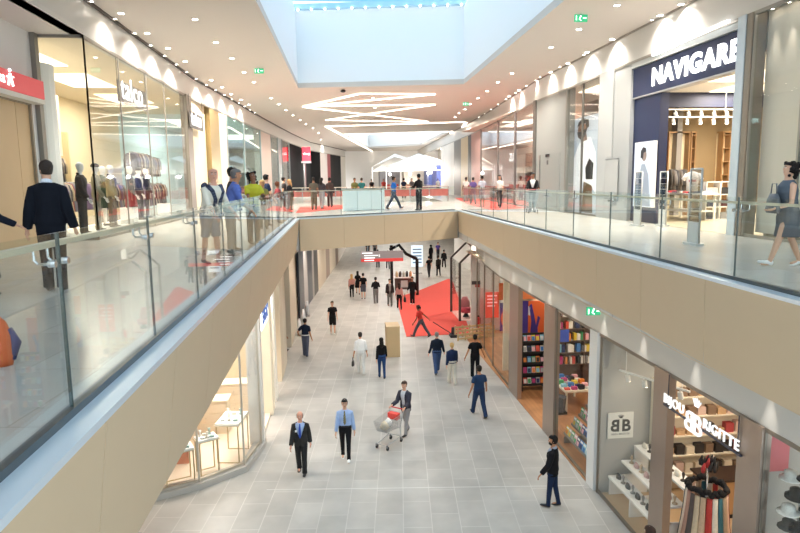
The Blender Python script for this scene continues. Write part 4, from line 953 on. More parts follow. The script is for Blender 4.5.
struct('column_dark_right', box(B(), RX-.05, RX+.4, yw, yw+.35, UF, GT), M('6d6862', .4, .5))
struct('ceiling_right_shops', box(B(), 10.2, 16.4, 23.1, 50, GT+.02, GT+.12), M('e6ded4', .6))
struct('wall_red_shop_back', box(B(), 14.4, 14.6, 32, 50, UF, GT), M('d9b7a6', .6))
struct('wall_red_shop_side', box(B(), 11.4, 14.4, 49.8, 50, UF, GT), M('c98d80', .6))
shop_light(12.3, 36, GT+.01, 1.5, 3, 520, 'added warm ceiling panel in the glazed shop right of the purple top person'); shop_light(12.7, 43, GT+.01, 1.5, 4, 520, 'added warm ceiling panel deep in the glazed shop')
for i, (y, c) in enumerate(((34, 'b5544e'), (36.5, '8c5a52'), (39, 'c9a79a'), (41.5, 'a8463f'), (44, '7a5148'))):
    t = thing('display_shelf', 'tall shop shelf with %s goods behind the glazed front' % ('red', 'brown', 'pale pink', 'brick red', 'dark brown')[i], 'shelf', (12.6+.1*i, y, UF))
    obj('back_panel', box(B(), .18, .2, -.9, .9, 0, 2.3), M('e6ded6', .5), t)
    for z in (.1, .7, 1.3, 1.9): obj('shelf_board', box(B(), -.2, .18, -.9, .9, z, z+.04), M('e6ded6', .5), t)
    for z in (.14, .74, 1.34): obj('goods', box(B(), -.12, .15, -.8, .8, z, z+.35), M(c, .7, 0, .5, 8), t)['kind'] = 'stuff'
t = thing('shop_sign', 'small glowing white letters hanging inside the glazed shop', 'sign', (11.4, 39.5, PX(511, 161, 11.4).z)); text('ZUII', M('ffffff', .5, 0, 0, 20, .5, 1), (0, .8, 0), LY, (0, 0, 1), .7, t, bold=.02); obj('mounting_bar', box(B(), .03, .06, -.8, .9, -.08, -.03), STEEL, t)
panel(RF, 481, 471, UF, GT, -.3, M('b98f86', .5), 'column_rose'); panel(RF, 471, 468, UF, GT, -.3, M('2b2524', .5), 'column_black_right')
panel(RF, 468, 461, UF, GT, -.3, M('e0cfa8', .5), 'wall_cream_right'); panel(RF, 461, 454, UF, GT, -.4, M('7a7772', .5), 'column_grey_right')
panel(RF, 454, 441, UF, GT, -.3, M('e2dcd4', .6, 0, .2, .5), 'wall_far_right')
# far court: navy kiosk, white canopies, red banded balustrade, white lift enclosure, red carpet
def pxbox(name, label, cat, x0, x1, yt, Y, dep, mat, z0=UF, parts=()):
    a, b = PY(x0, 180, Y), PY(x1, 180, Y); zt = PY((x0+x1)/2, yt, Y).z
    t = thing(name, label, cat, (a.x, Y, z0)); obj('body', box(B(), 0, b.x-a.x, 0, dep, 0, zt-z0), mat, t); return t, b.x-a.x, zt-z0
t, w_, h_ = pxbox('market_stall', 'plain navy blue stall block at the far end of the upper floor', 'stall', 437, 452, 165, 78, 4, M('2b3a78', .5)); obj('counter', box(B(), .3, w_-.3, -.4, 0, 0, 1.0), M('3f4d86', .5), t)
t, w_, h_ = pxbox('market_stall', 'low dark blue stall left of the plain navy block', 'stall', 427, 433, 168, 84, 3, M('3a4672', .5)); obj('lit_sign', box(B(), .1, w_-.1, -.05, 0, h_-.8, h_-.3), E1('f0e8d8', 1.5), t)
t, w_, h_ = pxbox('market_stall', 'pale stall with shelves in front of the white canopies', 'stall', 404, 424, 167, 87, 3, M('d6cfc4', .6, 0, .3, 1)); obj('counter', box(B(), .3, w_-.3, -.6, 0, 0, 1.0), M('8c6f58', .5), t)
t, w_, h_ = pxbox('market_stall', 'grey shelving stall left of the pale one', 'stall', 380, 400, 166, 90, 3, M('9a9a9f', .6, 0, .4, 1)); obj('counter', box(B(), .3, w_-.3, -.6, 0, 0, 1.0), M('b8443f', .5), t)
for i, (xs, Y) in enumerate((((386, 423, 457), 78), ((372, 398, 430), 86))):
    t = thing('canopy', ('large white tent canopy spread under the far ceiling', 'second white tent canopy farther left')[i], 'canopy', (0, Y, 0))
    a, c, b = (PY(x, y, Y) for x, y in zip(xs, (167, 152, 165))); bm = B()
    for s in (0, 1):
        vs = [bm.verts.new(q) for q in (V((a.x, 0, a.z)), V((c.x, 3, c.z)), V((b.x, 0, b.z)), V((c.x, -6, c.z-1.0)))]
    bm.free(); bm = B()
    v = [bm.verts.new(q) for q in ((a.x, 0, a.z), (c.x, 4, c.z), (b.x, 0, b.z), (c.x-1, -5, c.z-.8))]
    bm.faces.new((v[0], v[1], v[3])); bm.faces.new((v[1], v[2], v[3])); w2 = [bm.verts.new(q) for q in ((a.x, -.1, a.z-.6), (c.x, 3.9, c.z-.1), (b.x, -.1, b.z-.6))]; bm.faces.new(w2)
    o = obj('fabric', bm, M('f6f6f4', .7), t); sm = o.modifiers.new('s', 'SOLIDIFY'); sm.thickness = .05
    for q in (a, b): obj('pole', tube(B(), [(q.x, 0, UF), (q.x, 0, q.z)], .08, 8), M('dcdcdc', .4), t)
for i, (px, Y) in enumerate(((410, 76), (428, 76), (444, 76), (390, 83))):  # globe lamps added to brighten the canopy fabric
    q = PY(px, 178, Y); t = thing('canopy_fill_lamp', ('added white globe lamp under the left half of the large canopy', 'added white globe lamp under the middle of the large canopy', 'added white globe lamp under the right end of the large canopy', 'added white globe lamp under the second canopy')[i], 'lamp', (q.x, Y, UF))
    obj('pole', tube(B(), [(0, 0, 0), (0, 0, 2.2)], .03, 6), STEEL, t); obj('globe', ell(B(), (0, 0, 2.35), .16), M('fff8ee', .5, 0, 0, 20, .5, 3), t); lamp('POINT', (0, -.4, 2.35), 350, t, .15)
def redrail(a, b, label):
    a, b = V((*a, UF)), V((*b, UF)); t = thing('barrier_rail', label, 'railing', a); d = b-a
    bm = B(); wallseg(bm, (0, 0), (d.x, d.y), .4, .85, .04); obj('red_panel', bm, M('b8655f', .5, 0, .3, 2), t)
    bm = B(); bar(bm, (0, 0, 1.05), d+V((0, 0, 1.05)), .07, .05); obj('handrail', bm, M('d8c9b8', .4), t)
    for k in range(6): q = d*(k/5); obj('post', box(B(), q.x-.03, q.x+.03, q.y-.03, q.y+.03, 0, 1.03), STEEL, t)
redrail((1.2, 43.8), (7.8, 42.8), 'red banded balustrade across the near edge of the far void')
redrail((7.8, 43.0), (9.3, 84), 'red banded balustrade along the right edge of the far void')
redrail((1.2, 44), (4.2, 85), 'red banded balustrade along the left edge of the far void')
redrail((-3.2, 46), (.8, 45), 'red banded barrier left of the far void, by the grey walking woman')
a, b = P(343, 211.5, UF), P(385, 209.5, UF)
t = thing('glass_enclosure', 'white glowing box of three glass panels standing on the bridge', 'enclosure', (a.x, a.y, UF)); d = (b-a)
for k in range(3):
    q0, q1 = d*(k/3+.005), d*((k+1)/3-.005); bm = B(); wallseg(bm, q0, q1, .02, 1.08, .04); obj('panel', bm, M('dfeceb', .3), t)
obj('core', prism(B(), [V((.1, .1, 0)), V((d.x-.1, d.y+.1, 0)), V((d.x-.1, d.y+1.3, 0)), V((.1, 1.4, 0))], 0, 1.0), M('e6efee', .5), t)
bm = B(); bar(bm, (0, 0, 1.1), d+V((0, 0, 1.1)), .07, .04); obj('top_rail', bm, STEEL, t)
RED = M('cf4a3f', .85, 0, .05, 2)
def carpet(pts, z, name, label):
    c = V((0, 0, 0)); q = [P(x, y, z) for x, y in pts]; o = obj(name, prism(B(), [(p.x, p.y) for p in q], z+.001, z+.014), RED); return tag(o, label, 'carpet')
carpet([(455, 198), (480, 199), (527, 208), (492, 210), (470, 205)], UF, 'red_carpet', 'red carpet on the upper floor under the people by the right railing')
carpet([(396, 298), (418, 291), (448, 279), (452, 279.5), (470.5, 333.5), (406.5, 337)], 0, 'red_carpet', 'large red carpet on the lower floor under the striding red top person')
carpet([(300, 207), (345, 205), (343, 209), (296, 213)], UF, 'red_carpet', 'red carpet strip on the upper floor left of the white glowing box')
q_ = [(-2.6, 6.6), (-1.9, 6.8), (-1.95, 10.6), (-3.6, 9.6)]
# exit signs
for i, (x, y, z, lb) in enumerate(((259, 68, CE, 'green exit sign hanging from the left part of the upper ceiling'), (581, 14, CE, 'green exit sign hanging from the near right upper ceiling'), (466, 102, CE, 'small green exit sign far along the right ceiling'), (594, 311, SB, 'green exit sign under the right gallery above the bookshop'))):
    p = P(x, y, z) if i < 3 else PX(594, 311, 6.2); t = thing('exit_sign', lb, 'sign', (p.x, p.y, p.z if i == 3 else z), 0)
    dz = 0 if i == 3 else -.12
    obj('sign_box', box(B(), -.19, .19, -.03, .03, dz-.1, dz+.1), M('2f9a6a', .5, 0, 0, 20, .5, .5), t)
    bm = B(); ell(bm, (-.02, -.035, dz+.05), (.02, .004, .02), 8, 5); bar(bm, (-.03, -.035, dz+.03), (-.06, -.035, dz-.03), .03, .01); bar(bm, (-.06, -.035, dz-.03), (0, -.035, dz-.07), .02, .01); bar(bm, (.05, -.035, dz), (.15, -.035, dz), .03, .01); bar(bm, (-.15, -.035, dz-.06), (-.15, -.035, dz+.06), .03, .01)
    obj('running_figure', bm, M('f4fff9', .5, 0, 0, 20, .5, 2), t)
    if i < 3: obj('bracket', box(B(), -.03, .03, -.02, .02, -.03, 0), STEEL, t)
    else: obj('bracket', box(B(), -.03, .15, -.02, .02, .0, SB-p.z), STEEL, t)
p = P(343, 89.5, CE); t = thing('ceiling_speaker', 'small dark round device on the ceiling beside the skylight corner', 'speaker', (p.x, p.y, CE)); obj('housing', ell(B(), (0, 0, -.08), (.14, .14, .08), 12, 8), DARK, t)
# orange bag on the left gallery floor
p = P(-1, 366, UF); t = thing('backpack', 'orange and navy backpack at the left edge of the gallery floor', 'bag', (p.x, p.y, UF), R(20))
bm = B(); tube(bm, [(0, 0, 0), (0, 0, .08), (0, 0, .25), (0, 0, .36), (0, 0, .42)], [(.10, .06), (.12, .08), (.115, .08), (.08, .05), (.03, .02)], 14, upv=(1, 0, 0)); obj('bag_body', bm, M('d9683a', .7, 0, .1, 10), t, True)
bm = B(); tube(bm, [(.09, 0, .05), (.13, 0, .18), (.09, 0, .3)], [.035, .045, .03], 8); obj('side_pocket', bm, M('2b3a6b', .7), t, True)
obj('strap', tube(B(), [(0, .07, .05), (0, .13, .2), (0, .07, .36)], .018, 6), M('2b3a6b', .7), t, True)
# ================================================================ LOWER MALL SHOPS
LX6 = 6.35
def colm(name, y0, y1, mat, z1=LT, x0=LX6-.06, x1=LX6+.1): return struct(name, box(B(), x0, x1, y0, y1, 0, z1), mat)
colm('column_bronze_near', 8.3, 8.85, BRONZE); colm('column_bronze', 10.95, 11.5, BRONZE); colm('column_white_post', 14.25, 14.7, M('dcdedd', .4, .1))
colm('column_bronze_mid', 17.2, 18.15, BRONZE); colm('column_bronze_far', 20.9, 22.0, BRONZE)
for nm, y in (('wall_partition_jewellery', 14.15), ('wall_partition_next', 8.5)):
    struct(nm, box(B(), 6.4, 8.6 if y > 10 else 11.9, y, y+.1, 0, LT), M('b3b0aa', .6))
struct('wall_partition_book', box(B(), 8.6, 11.9, 14.15, 14.25, 0, LT), M('e6d7b8', .6))
struct('wall_lower_shop_back', box(B(), 11.9, 12.1, 3, 31.5, 0, SB), M('ead9b6', .6))
struct('ceiling_lower_shops', box(B(), 6.65, 11.9, 3, 31.5, LT+.05, LT+.12), M('d9cdb8', .7))
struct('floor_jewellery', box(B(), 6.4, 11.9, 8.9, 14.1, 0, .012), M('c9ab86', .35, 0, .08, 2))
struct('floor_bookshop', box(B(), 6.3, 11.9, 14.3, 31.2, 0, .012), PARQ)
struct('floor_next_shop', box(B(), 6.4, 11.9, 3, 8.3, 0, .012), M('d6cfc4', .35))
window([(LX6, 11.52), (LX6, 14.15)], 0, LT, -1, M('8a8176', .35, .6), fw=.04)
window([(LX6, 4.5), (LX6, 6.5), (LX6, 8.3)], 0, LT, -1, M('8a8176', .35, .6), fw=.04)
window([(LX6, 14.62), (LX6, 17.2)], 0, LT, -1, M('8a8176', .35, .6), LOWG, fw=.04)
window([(LX6, 22.0), (6.45, 25), (6.7, 27.6), (6.95, 30.2)], 0, LT, -1, M('8a8176', .35, .6), LOWG, fw=.05)
for x, y, p, lb in ((8.8, 12.6, 55, 'added ceiling panel over the white display steps'), (9.2, 10.0, 75, 'added ceiling panel over the scarf rack in the jewellery shop'), (8.8, 6.2, 60, 'added ceiling panel over the hat display'),
                    (8.8, 16, 70, 'added ceiling panel over the magazine shelves'), (8.9, 19.5, 70, 'added ceiling panel over the bookshop entrance'), (8.9, 24, 70, 'added ceiling panel over the orange and purple posters'), (9, 28.5, 60, 'added ceiling panel at the far end of the bookshop')):
    shop_light(x, y, LT+.04, 1.6, 1.6, p, lb, strength=1.6)
# jewellery shop: square sign, stepped shelves, track lights
t = thing('wall_sign', 'square white sign with black double B and crown on the grey shop wall', 'sign', (6.9, 14.13, 1.75))
obj('sign_board', box(B(), -.33, .33, -.02, 0, -.33, .34), M('f1eee6', .5), t)
K = M('3a3733', .5)
tb_ = text('B', K, (-.02, -.024, -.14), (-1, 0, 0), (0, 0, 1), .42, None, depth=.006, bold=.012); tb_.parent = t; tb_.data.transform(Matrix.Identity(4))
text('B', K, (.02, -.024, -.14), (1, 0, 0), (0, 0, 1), .42, t, depth=.006, bold=.012)
text('BIJOU BRIGITTE', K, (0, -.024, -.24), (1, 0, 0), (0, 0, 1), .06, t, depth=.004, align='CENTER')
def crown(t, cx, y, z, w, mat, dirv):
    bm = B(); d = V(dirv)
    pts = [(-1, .9), (-.55, .1), (-.45, .9), (0, 1.3), (.45, .9), (.55, .1), (1, .9)]
    c = V((0, y, z)) if dirv[0] == 0 else V((0, y, z))
    o = V(cx)
    for s in (-1, -.5, 0, .5, 1): bar(bm, o+d*(s*w*.35), o+d*(s*w)+V((0, 0, w*(1.2-.3*abs(s)))), w*.16)
    bar(bm, o-d*w*.45, o+d*w*.45, w*.16); obj('crown', bm, mat, t)
crown(t, (0, -.024, .2), 0, 0, .07, K, (1, 0, 0))
t = thing('display_steps', 'white stepped display shelves behind the jewellery shop window', 'shelf', (6.85, 12.9, .012))
for k in range(3):
    obj('step', box(B(), -.28+.32*k, .1+.32*k, -1.15, 1.1, .45+.38*k, .5+.38*k), M('f4f2ee', .4), t)
for y in (-1.15, 0, 1.08): obj('side_panel', box(B(), -.25, .75, y, y+.04, 0, .5), M('f4f2ee', .4), t); obj('side_panel', box(B(), .38, .75, y, y+.04, .5, 1.25), M('f4f2ee', .4), t)
random.seed(11)
JC = ['2a2725', 'b8a48a', 'e3dcd0', '8a8580', 'c7a2a0', '4a4340']
for i in range(27):
    k, j = i % 3, i//3; c = JC[i % 6]; x = 6.85-.1+.32*k; y = 11.85+.245*j; z = .512+.38*k
    if i % 2: bm = tube(B(), [(0, 0, 0), (0, 0, .02), (0, 0, .05), (0, 0, .16), (0, 0, .2)], [.06, .06, .015, .035, .02], 10)
    else: bm = tube(B(), [(0, 0, 0), (0, 0, .05), (0, 0, .12)], [(.05, .09), (.055, .09), (.02, .07)], 10)
    o = obj('jewellery_stand' if i % 2 else 'small_purse', bm, M(c, .5), None, True); o.location = (x, y, z); tag(o, ('necklace stand on the white display steps' if i % 2 else 'small purse on the white display steps'), 'stand' if i % 2 else 'purse', 'necklace stands on the display steps' if i % 2 else 'purses on the display steps')
track((6.72, 13.9, 3.25), (7.5, 12.2, 3.25), 4, 'white track with four spotlights behind the jewellery shop window', LT, None)
# jewellery sign in glowing letters over the entrance
t = thing('shop_sign', 'glowing white letters with double B and crown over the scarf shop entrance', 'sign', (6.22, 11.0, 3.45))
LW = M('ffffff', .5, 0, 0, 20, .5, .3); SH = M('44434f', .5)
def stext(s, y, z, size, bold=.01, mir=False):
    o = text(s, LW, (0, y, z), LY, (0, 0, 1), size, t, depth=.025, bold=bold)
    if mir:
        m = min(v.co.y for v in o.data.vertices)+max(v.co.y for v in o.data.vertices)
        for v in o.data.vertices: v.co.y = m-v.co.y
        o.data.flip_normals()
    return min(v.co.y for v in o.data.vertices)
y_ = stext('BIJOU', -.02, .1, .25, .002); yb_ = y_-.02; y_ = stext('B', yb_, -.12, .52, .004, True); y_ = stext('B', y_+.01, -.12, .52, .004); y_ = stext('RIGITTE', y_-.02, .1, .25, .002)
obj('backing_rail', box(B(), .03, .06, y_, 0.05, .0, .035), SH, t); crown(t, (0, yb_-.38, .4), 0, 0, .12, LW, (0, -1, 0))
for yy in (-.1, y_+.1): obj('hanger', tube(B(), [(.045, yy, .03), (.045, yy, LT-3.45)], .01, 6), SH, t)
# scarf rack, counters, wall shelves with goods
t = thing('scarf_rack', 'round rack carrying hanging scarves under a dark furry trim', 'rack', (7.36, 11.2, .012))
obj('base', tube(B(), [(0, 0, 0), (0, 0, .03)], .3, 18), STEEL, t); obj('pole', tube(B(), [(0, 0, 0), (0, 0, 2.1)], .02, 8), STEEL, t, True)
obj('ring', tube(B(), [(.34*math.cos(a*math.pi/8), .34*math.sin(a*math.pi/8), 1.55) for a in range(17)], .012, 6), STEEL, t, True)
bm = B()
for k in range(40):
    a = k/40*6.283; ell(bm, (.36*math.cos(a), .36*math.sin(a), 1.6+random.uniform(-.03, .04)), random.uniform(.05, .075), 7, 5)
obj('fur_trim', bm, M('2d2a2a', .9, 0, .3, 60, .3, 0, .6), t, True)['label'] = 'dark furry trim around the top of the rack'
SC = ['e6cfae', 'd8b99a', 'c8453f', 'efe3d2', '3f6f7a', 'b59a80', 'e0b9a0', '8c4a4a', 'dccfc0', '2f4a5a', 'f0dcc8', 'c79a86', '6b5f5a']
for k in range(22):
    a = k/22*6.283; c = SC[k % 13]; bm = B(); tube(bm, [(0, 0, 0), (.02, 0, -.3), (.06, .0, -.7), (.12, 0, -1.15)], [(.05, .02), (.055, .02), (.065, .022), (.085, .025)], 8, upv=(0, 1, 0))
    o = obj('hanging_scarf', bm, M(c, .9, 0, .15, 25), None, True); o.location = (7.36+.38*math.cos(a), 11.2+.38*math.sin(a), 1.53); o.rotation_euler = (0, 0, a); tag(o, 'scarf hanging from the round rack at the jewellery shop entrance', 'scarf', 'scarves on the round rack')
for k in range(14):
    a = random.uniform(0, 6.28); r = random.uniform(0, .2); bm = B(); tube(bm, [(0, 0, 0), (.0, 0, .08), (.03, 0, .2)], [.03, .045, .012], 8)
    c = ['1f1d1e', '2a2726', 'c23c3c', '3a3533', 'dccfc2'][k % 5]; o = obj('hair_bow', bm, M(c, .6), None, True); o.location = (7.36+r*math.cos(a), 11.2+r*math.sin(a), 1.95+.05*(k % 3)); tag(o, 'hair ornament clustered on top of the scarf rack', 'hair accessory', 'hair ornaments on the scarf rack')
t = thing('sales_counter', 'light wooden sales counter behind the scarf rack', 'counter', (8.3, 12.9, .012)); obj('counter_body', box(B(), 0, 1.6, -.3, .3, 0, .9), M('c39a70', .5, 0, .08, 3), t); obj('worktop', box(B(), -.05, 1.65, -.35, .35, .9, .95), M('3a2a22', .4), t); obj('base_plinth', box(B(), -.02, 1.6, -.32, .3, 0, .08), DARK, t)
def stocked(x, y0, y1, zs, label, cols, goodsname, glabel, group, n=9, face=-1, z0=.012, hgt=(.12, .28), matc='efe3cc', w=.3):
    xf = face != -1; t = thing('wall_shelf', label, 'shelf', ((y0+y1)/2, x, z0) if xf else (x, (y0+y1)/2, z0), R(90) if xf else 0); h = (y1-y0)/2
    obj('back_panel', box(B(), w-.03, w, -h, h, 0, zs[-1]+.45), M(matc, .6), t)
    for z in zs: obj('shelf_board', box(B(), 0, w-.03, -h, h, z-.03, z), M(matc, .5), t)
    for y in (-h, h-.03): obj('side_panel', box(B(), 0, w-.03, y, y+.03, 0, zs[-1]+.45), M(matc, .5), t)
    for z in zs:
        for i in range(n):
            c = random.choice(cols); wd = (y1-y0-.08)/n*.8; key = (goodsname, c, round(wd, 2), z % .2 > .1)
            if key not in _g:
                hh = random.uniform(*hgt); bm = box(B(), 0, w*.55, -wd/2, wd/2, 0, hh); o = obj(goodsname, bm, M(c, .6, 0, .15, 30)); _g[key] = o
            else: o = _g[key].copy(); COL.objects.link(o)
            q1, q2 = x+.04+random.uniform(0, .05), y0+.06+(y1-y0-.12)*(i+.5)/n; o.location = (q2, q1, z0+z+.002) if xf else (q1, q2, z0+z+.002); o.rotation_euler = (0, 0, R(90) if xf else 0); tag(o, glabel, goodsname.replace('_', ' '), group)
    return t
stocked(13.8, 7.65, 10.6, (.5, 1.0, 1.5, 2.0, 2.5), 'long cream wall shelf at the back of the jewellery shop', ['c9a27a', '3a3431', 'b5484a', 'e8d9c0', '8a6f58', 'd9b8a8'], 'boxed_accessory', 'small packed accessory on the long cream wall shelf', 'accessories on the cream wall shelf', 11, face=1)
t = thing('display_board', 'pale board hung with a dark shawl above the counter', 'board', (11.0, 10.2, 0.012)); obj('board', box(B(), 0, .05, -.9, .9, 1.3, 2.9), M('f3e6cd', .6), t)
bm = tube(B(), [(-.05, -.3, 2.6), (-.06, -.32, 2.3), (-.05, -.28, 2.0)], [(.03, .12), (.04, .18), (.03, .1)], 10); obj('shawl', bm, M('6b5a4a', .8), t, True); obj('foot', box(B(), -.1, .15, -.9, .9, 0, .04), M('f3e6cd', .6), t); obj('post', box(B(), 0, .05, -.04, .04, .04, 1.3), M('f3e6cd', .6), t)
# next shop: red panel, dark hats
struct('wall_red_panel', box(B(), 6.42, 6.82, 8.38, 8.45, 3.35, 4.0), M('d9737a', .6))
t = thing('hat_rack', 'tall rack of dark fluffy hats at the lower right corner', 'rack', (6.75, 8.0, .012)); obj('base', tube(B(), [(0, 0, 0), (0, 0, .03)], .3, 16), STEEL, t); obj('pole', tube(B(), [(0, 0, 0), (0, 0, 3.35)], .025, 8), STEEL, t)
for k in range(16):
    a = k*2.4; z = 1.2+.1*k; c = ['3a3836', '5a5652', '2a2827', '8c8781', 'e6e3dd'][k % 5]; bm = B()
    tube(bm, [(0, 0, 0), (0, 0, .02), (0, 0, .03), (0, 0, .12), (0, 0, .15)], [.16, .16, .1, .095, .04], 12)
    o = obj('hat', bm, M(c, .9, 0, .3, 40), None, True); o.location = (6.75+.15*math.cos(a), 8.0+.15*math.sin(a), z+.75); tag(o, 'hat stacked on the rack at the lower right corner', 'hat', 'hats on the corner rack')
for i, (y, c) in enumerate(((7.55, 'e8e6e2'), (7.05, 'd9d4cc'))):
    t = thing('bust_form', ('white bust form beside the hat rack', 'second pale bust form nearer the right edge')[i], 'mannequin', (6.8, y, .012)); obj('stand', tube(B(), [(0, 0, 0), (0, 0, 1.9)], .02, 8), STEEL, t); obj('base', tube(B(), [(0, 0, 0), (0, 0, .02)], .18, 12), STEEL, t)
    obj('torso', tube(B(), [(0, 0, 1.85), (0, 0, 2.05), (0, 0, 2.3), (0, 0, 2.42), (0, 0, 2.55)], [(.12, .15), (.1, .13), (.13, .19), (.07, .08), (.05, .05)], 14), M(c, .4), t, True)
stocked(10.6, 5.0, 8.2, (.6, 1.2, 1.8, 2.4), 'grey wall shelf at the back of the corner shop', ['8c8a88', 'd9d4cc', '4a4846', 'c9a8a0'], 'folded_goods', 'folded goods on the grey wall shelf of the corner shop', 'goods on the grey wall shelf', 7)
# bookshop: tiered magazine shelf along the window, book shelves, tables, banners
MC = ['d94a3a', '3a7ac2', 'e8c83a', 'f0eee8', '4aa86a', 'c23a7a', '2a3a6a', 'e88a3a', '8ac8e0', 'b0b0b0', '20242a', 'f2b8c0']
def magrack(x, y0, y1, tiers, n, label, glabel, group, dx=.22, dz=.36, zb=.25, mat=None, faceX=True):
    t = thing('magazine_rack', label, 'magazine rack', (x, (y0+y1)/2, .012)); h = (y1-y0)/2; mat = mat or M('8c857c', .5)
    for k in range(tiers):
        obj('tier', box(box(B(), dx*k, dx*k+.2, -h, h, zb+dz*k-.02, zb+dz*k), dx*k-.015, dx*k, -h, h, zb+dz*k-.02, zb+dz*k+.06), mat, t)
    for y in (-h, h-.03):
        bm = B(); box(bm, dx*tiers, dx*tiers+.03, y, y+.03, 0, zb+dz*tiers); box(bm, 0, dx*tiers, y, y+.03, 0, .2); obj('side_panel', bm, mat, t)
    for k in range(tiers):
        for i in range(n):
            c = MC[(i*5+k*7) % 12]; key = ('mag', c)
            if key not in _g:
                bm = box(B(), 0, .012, -.10, .10, 0, .27); box(bm, -.001, 0, -.08, .08, .19, .245, 1); box(bm, -.001, 0, -.06, .07, .03, .15, 2)
                o = obj('magazine', bm, [M(c, .4), M('f4f2ee', .4), M(MC[(MC.index(c)+5) % 12], .4)]); _g[key] = o
            else: o = _g[key].copy(); COL.objects.link(o)
            o.location = (x+dx*k+.02, y0+.12+(y1-y0-.24)*i/(n-1), .012+zb+dz*k+.002); o.rotation_euler = (0, .22, 0); tag(o, glabel, 'magazine', group)
magrack(6.6, 14.75, 17.1, 5, 11, 'long tiered magazine rack behind the bookshop window', 'magazine standing in the long tiered rack behind the window', 'magazines in the tiered window rack', dz=.27, zb=.3)
t = thing('magazine_stand', 'black five shelf magazine stand in the bookshop entrance', 'magazine rack', (7.2, 22.0, .012))
for k in range(5): obj('shelf', box(box(B(), -.45, .45, -.3+.03*k, .2, .2+.4*k, .23+.4*k), -.45, .45, -.31+.03*k, -.29+.03*k, .2+.4*k, .29+.4*k), DARK, t)
for x in (-.48, .45): obj('side_panel', box(B(), x, x+.03, -.3, .25, 0, 2.1), DARK, t)
obj('back_panel', box(B(), -.45, .45, .2, .23, .1, 2.1), DARK, t)
for k in range(5):
    for i in range(5):
        o = obj('magazine', box(box(B(), -.07, .07, 0, .012, 0, .25), -.055, .055, -.001, 0, .04, .2, 1), [M(MC[(i*3+k*5) % 12], .4), M(MC[(i+k*2+3) % 12], .4)]); o.location = (7.2-.33+.165*i, 22.0-.2+.03*k, .012+.232+.4*k); o.rotation_euler = (-.25, 0, 0); tag(o, 'magazine on the black five shelf stand', 'magazine', 'magazines on the black stand')
t = thing('cardboard_crate', 'black crate standing beside the magazine stand', 'box', (6.6, 22.5, .012)); obj('crate_body', box(B(), -.12, .12, -.2, .2, 0, 1.7), DARK, t); obj('paper_roll', tube(B(), [(0, 0, 1.6), (-.1, 0, 2.0)], .05, 8), M('efeeea', .6), t)
# banners inside the shop
def banner(x0, x1, yt, yb, Y, c, label, shapes=()):
    a, b = PY(x0, (yt+yb)/2, Y), PY(x1, (yt+yb)/2, Y); zt, zb = PY((x0+x1)/2, yt, Y).z, PY((x0+x1)/2, yb, Y).z
    t = thing('wall_banner', label, 'banner', (a.x, Y, zb)); obj('cloth', box(B(), 0, b.x-a.x, 0, .03, 0, zt-zb), M(c, .6), t)
    for nm, cc, pts in shapes:
        bm = B(); vs = [bm.verts.new(((b.x-a.x)*u, -.004, (zt-zb)*v)) for u, v in pts]; bm.faces.new(vs); obj(nm, bm, M(cc, .6), t)
    return t
struct('wall_banner_support', box(B(), 6.7, 9.8, 24.3, 24.4, 0, LT), M('f0e2c4', .6))
banner(519.5, 528, 301, 349, 24.25, '4a3a96', 'purple banner beside the orange banner in the bookshop entrance', [('white_mark', 'ece8f4', [(.0, .0), (.9, .1), (.2, .2)])])
banner(528, 544, 301, 349, 24.24, 'f0703a', 'orange banner with purple figure in the bookshop entrance', [('purple_figure', '4a3a96', [(.1, .15), (.3, .1), (.35, .3), (.5, .12), (.65, .2), (.6, .45), (.75, .65), (.6, .7), (.5, .5), (.35, .75), (.2, .95), (.05, .9), (.2, .6)]), ('white_corner', 'f2eef8', [(.0, .72), (.12, .7), (.14, .88), (.0, .9)]), ('red_band', 'd4502c', [(.1, .02), (.85, .02), (.85, .14), (.1, .14)])])
banner(499, 510, 283, 300, 24.9, 'ef7a44', 'small orange banner above the round logo at the bookshop window')
banner(500, 510, 303, 331, 24.95, '5a4a9a', 'purple banner with orange disc behind the bookshop window', [('orange_disc', 'ee6a3a', el(.5, .45, .42, .3)), ('white_swirl', 'f4eef0', el(.5, .45, .18, .14))])
banner(519.5, 536, 290, 299, 24.2, 'f08a50', 'orange strip banner high above the purple banner')
banner(556, 569, 330, 342, 20.8, '2f4fb0', 'blue banner hanging before the dark bookshelves')
# tall dark book shelves at the back with books
def bookcase(x, y0, y1, label, zs):
    t = thing('bookcase', label, 'bookcase', ((y0+y1)/2, x, .012), R(90)); h = (y1-y0)/2; dk = M('6b5648', .5)
    obj('back_panel', box(B(), .28, .3, -h, h, 0, zs[-1]+.4), dk, t)
    for z in zs+[zs[-1]+.4]: obj('shelf', box(B(), 0, .28, -h, h, z-.03, z), dk, t)
    for k in range(4): y = -h+(2*h-.03)*k/3; obj('upright', box(B(), 0, .28, y, y+.03, 0, zs[-1]+.4), dk, t)
    for z in zs:
        y = y0+.06
        while y < y1-.12:
            c = random.choice(MC+['efe8da', 'dcd2c0', '9a8a78', 'efe8da']); th = random.choice((.08, .12, .16)); key = ('book', c, th)
            if key not in _g:
                o = obj('book', box(B(), 0, .18, 0, th-.01, 0, random.uniform(.22, .3)), M(c, .6)); _g[key] = o
            else: o = _g[key].copy(); COL.objects.link(o)
            o.location = (y+th, x+.03, .012+z+.001); o.rotation_euler = (0, 0, R(90)); tag(o, 'book on the dark shelves of the bookshop', 'book', 'books on the dark bookshop shelves'); y += th+random.choice((0, .02, .1))
bookcase(21.6, 7.95, 11.2, 'dark wooden bookcase full of books beyond the magazine rack', [1.0, 1.45, 1.9, 2.35, 2.8, 3.25])
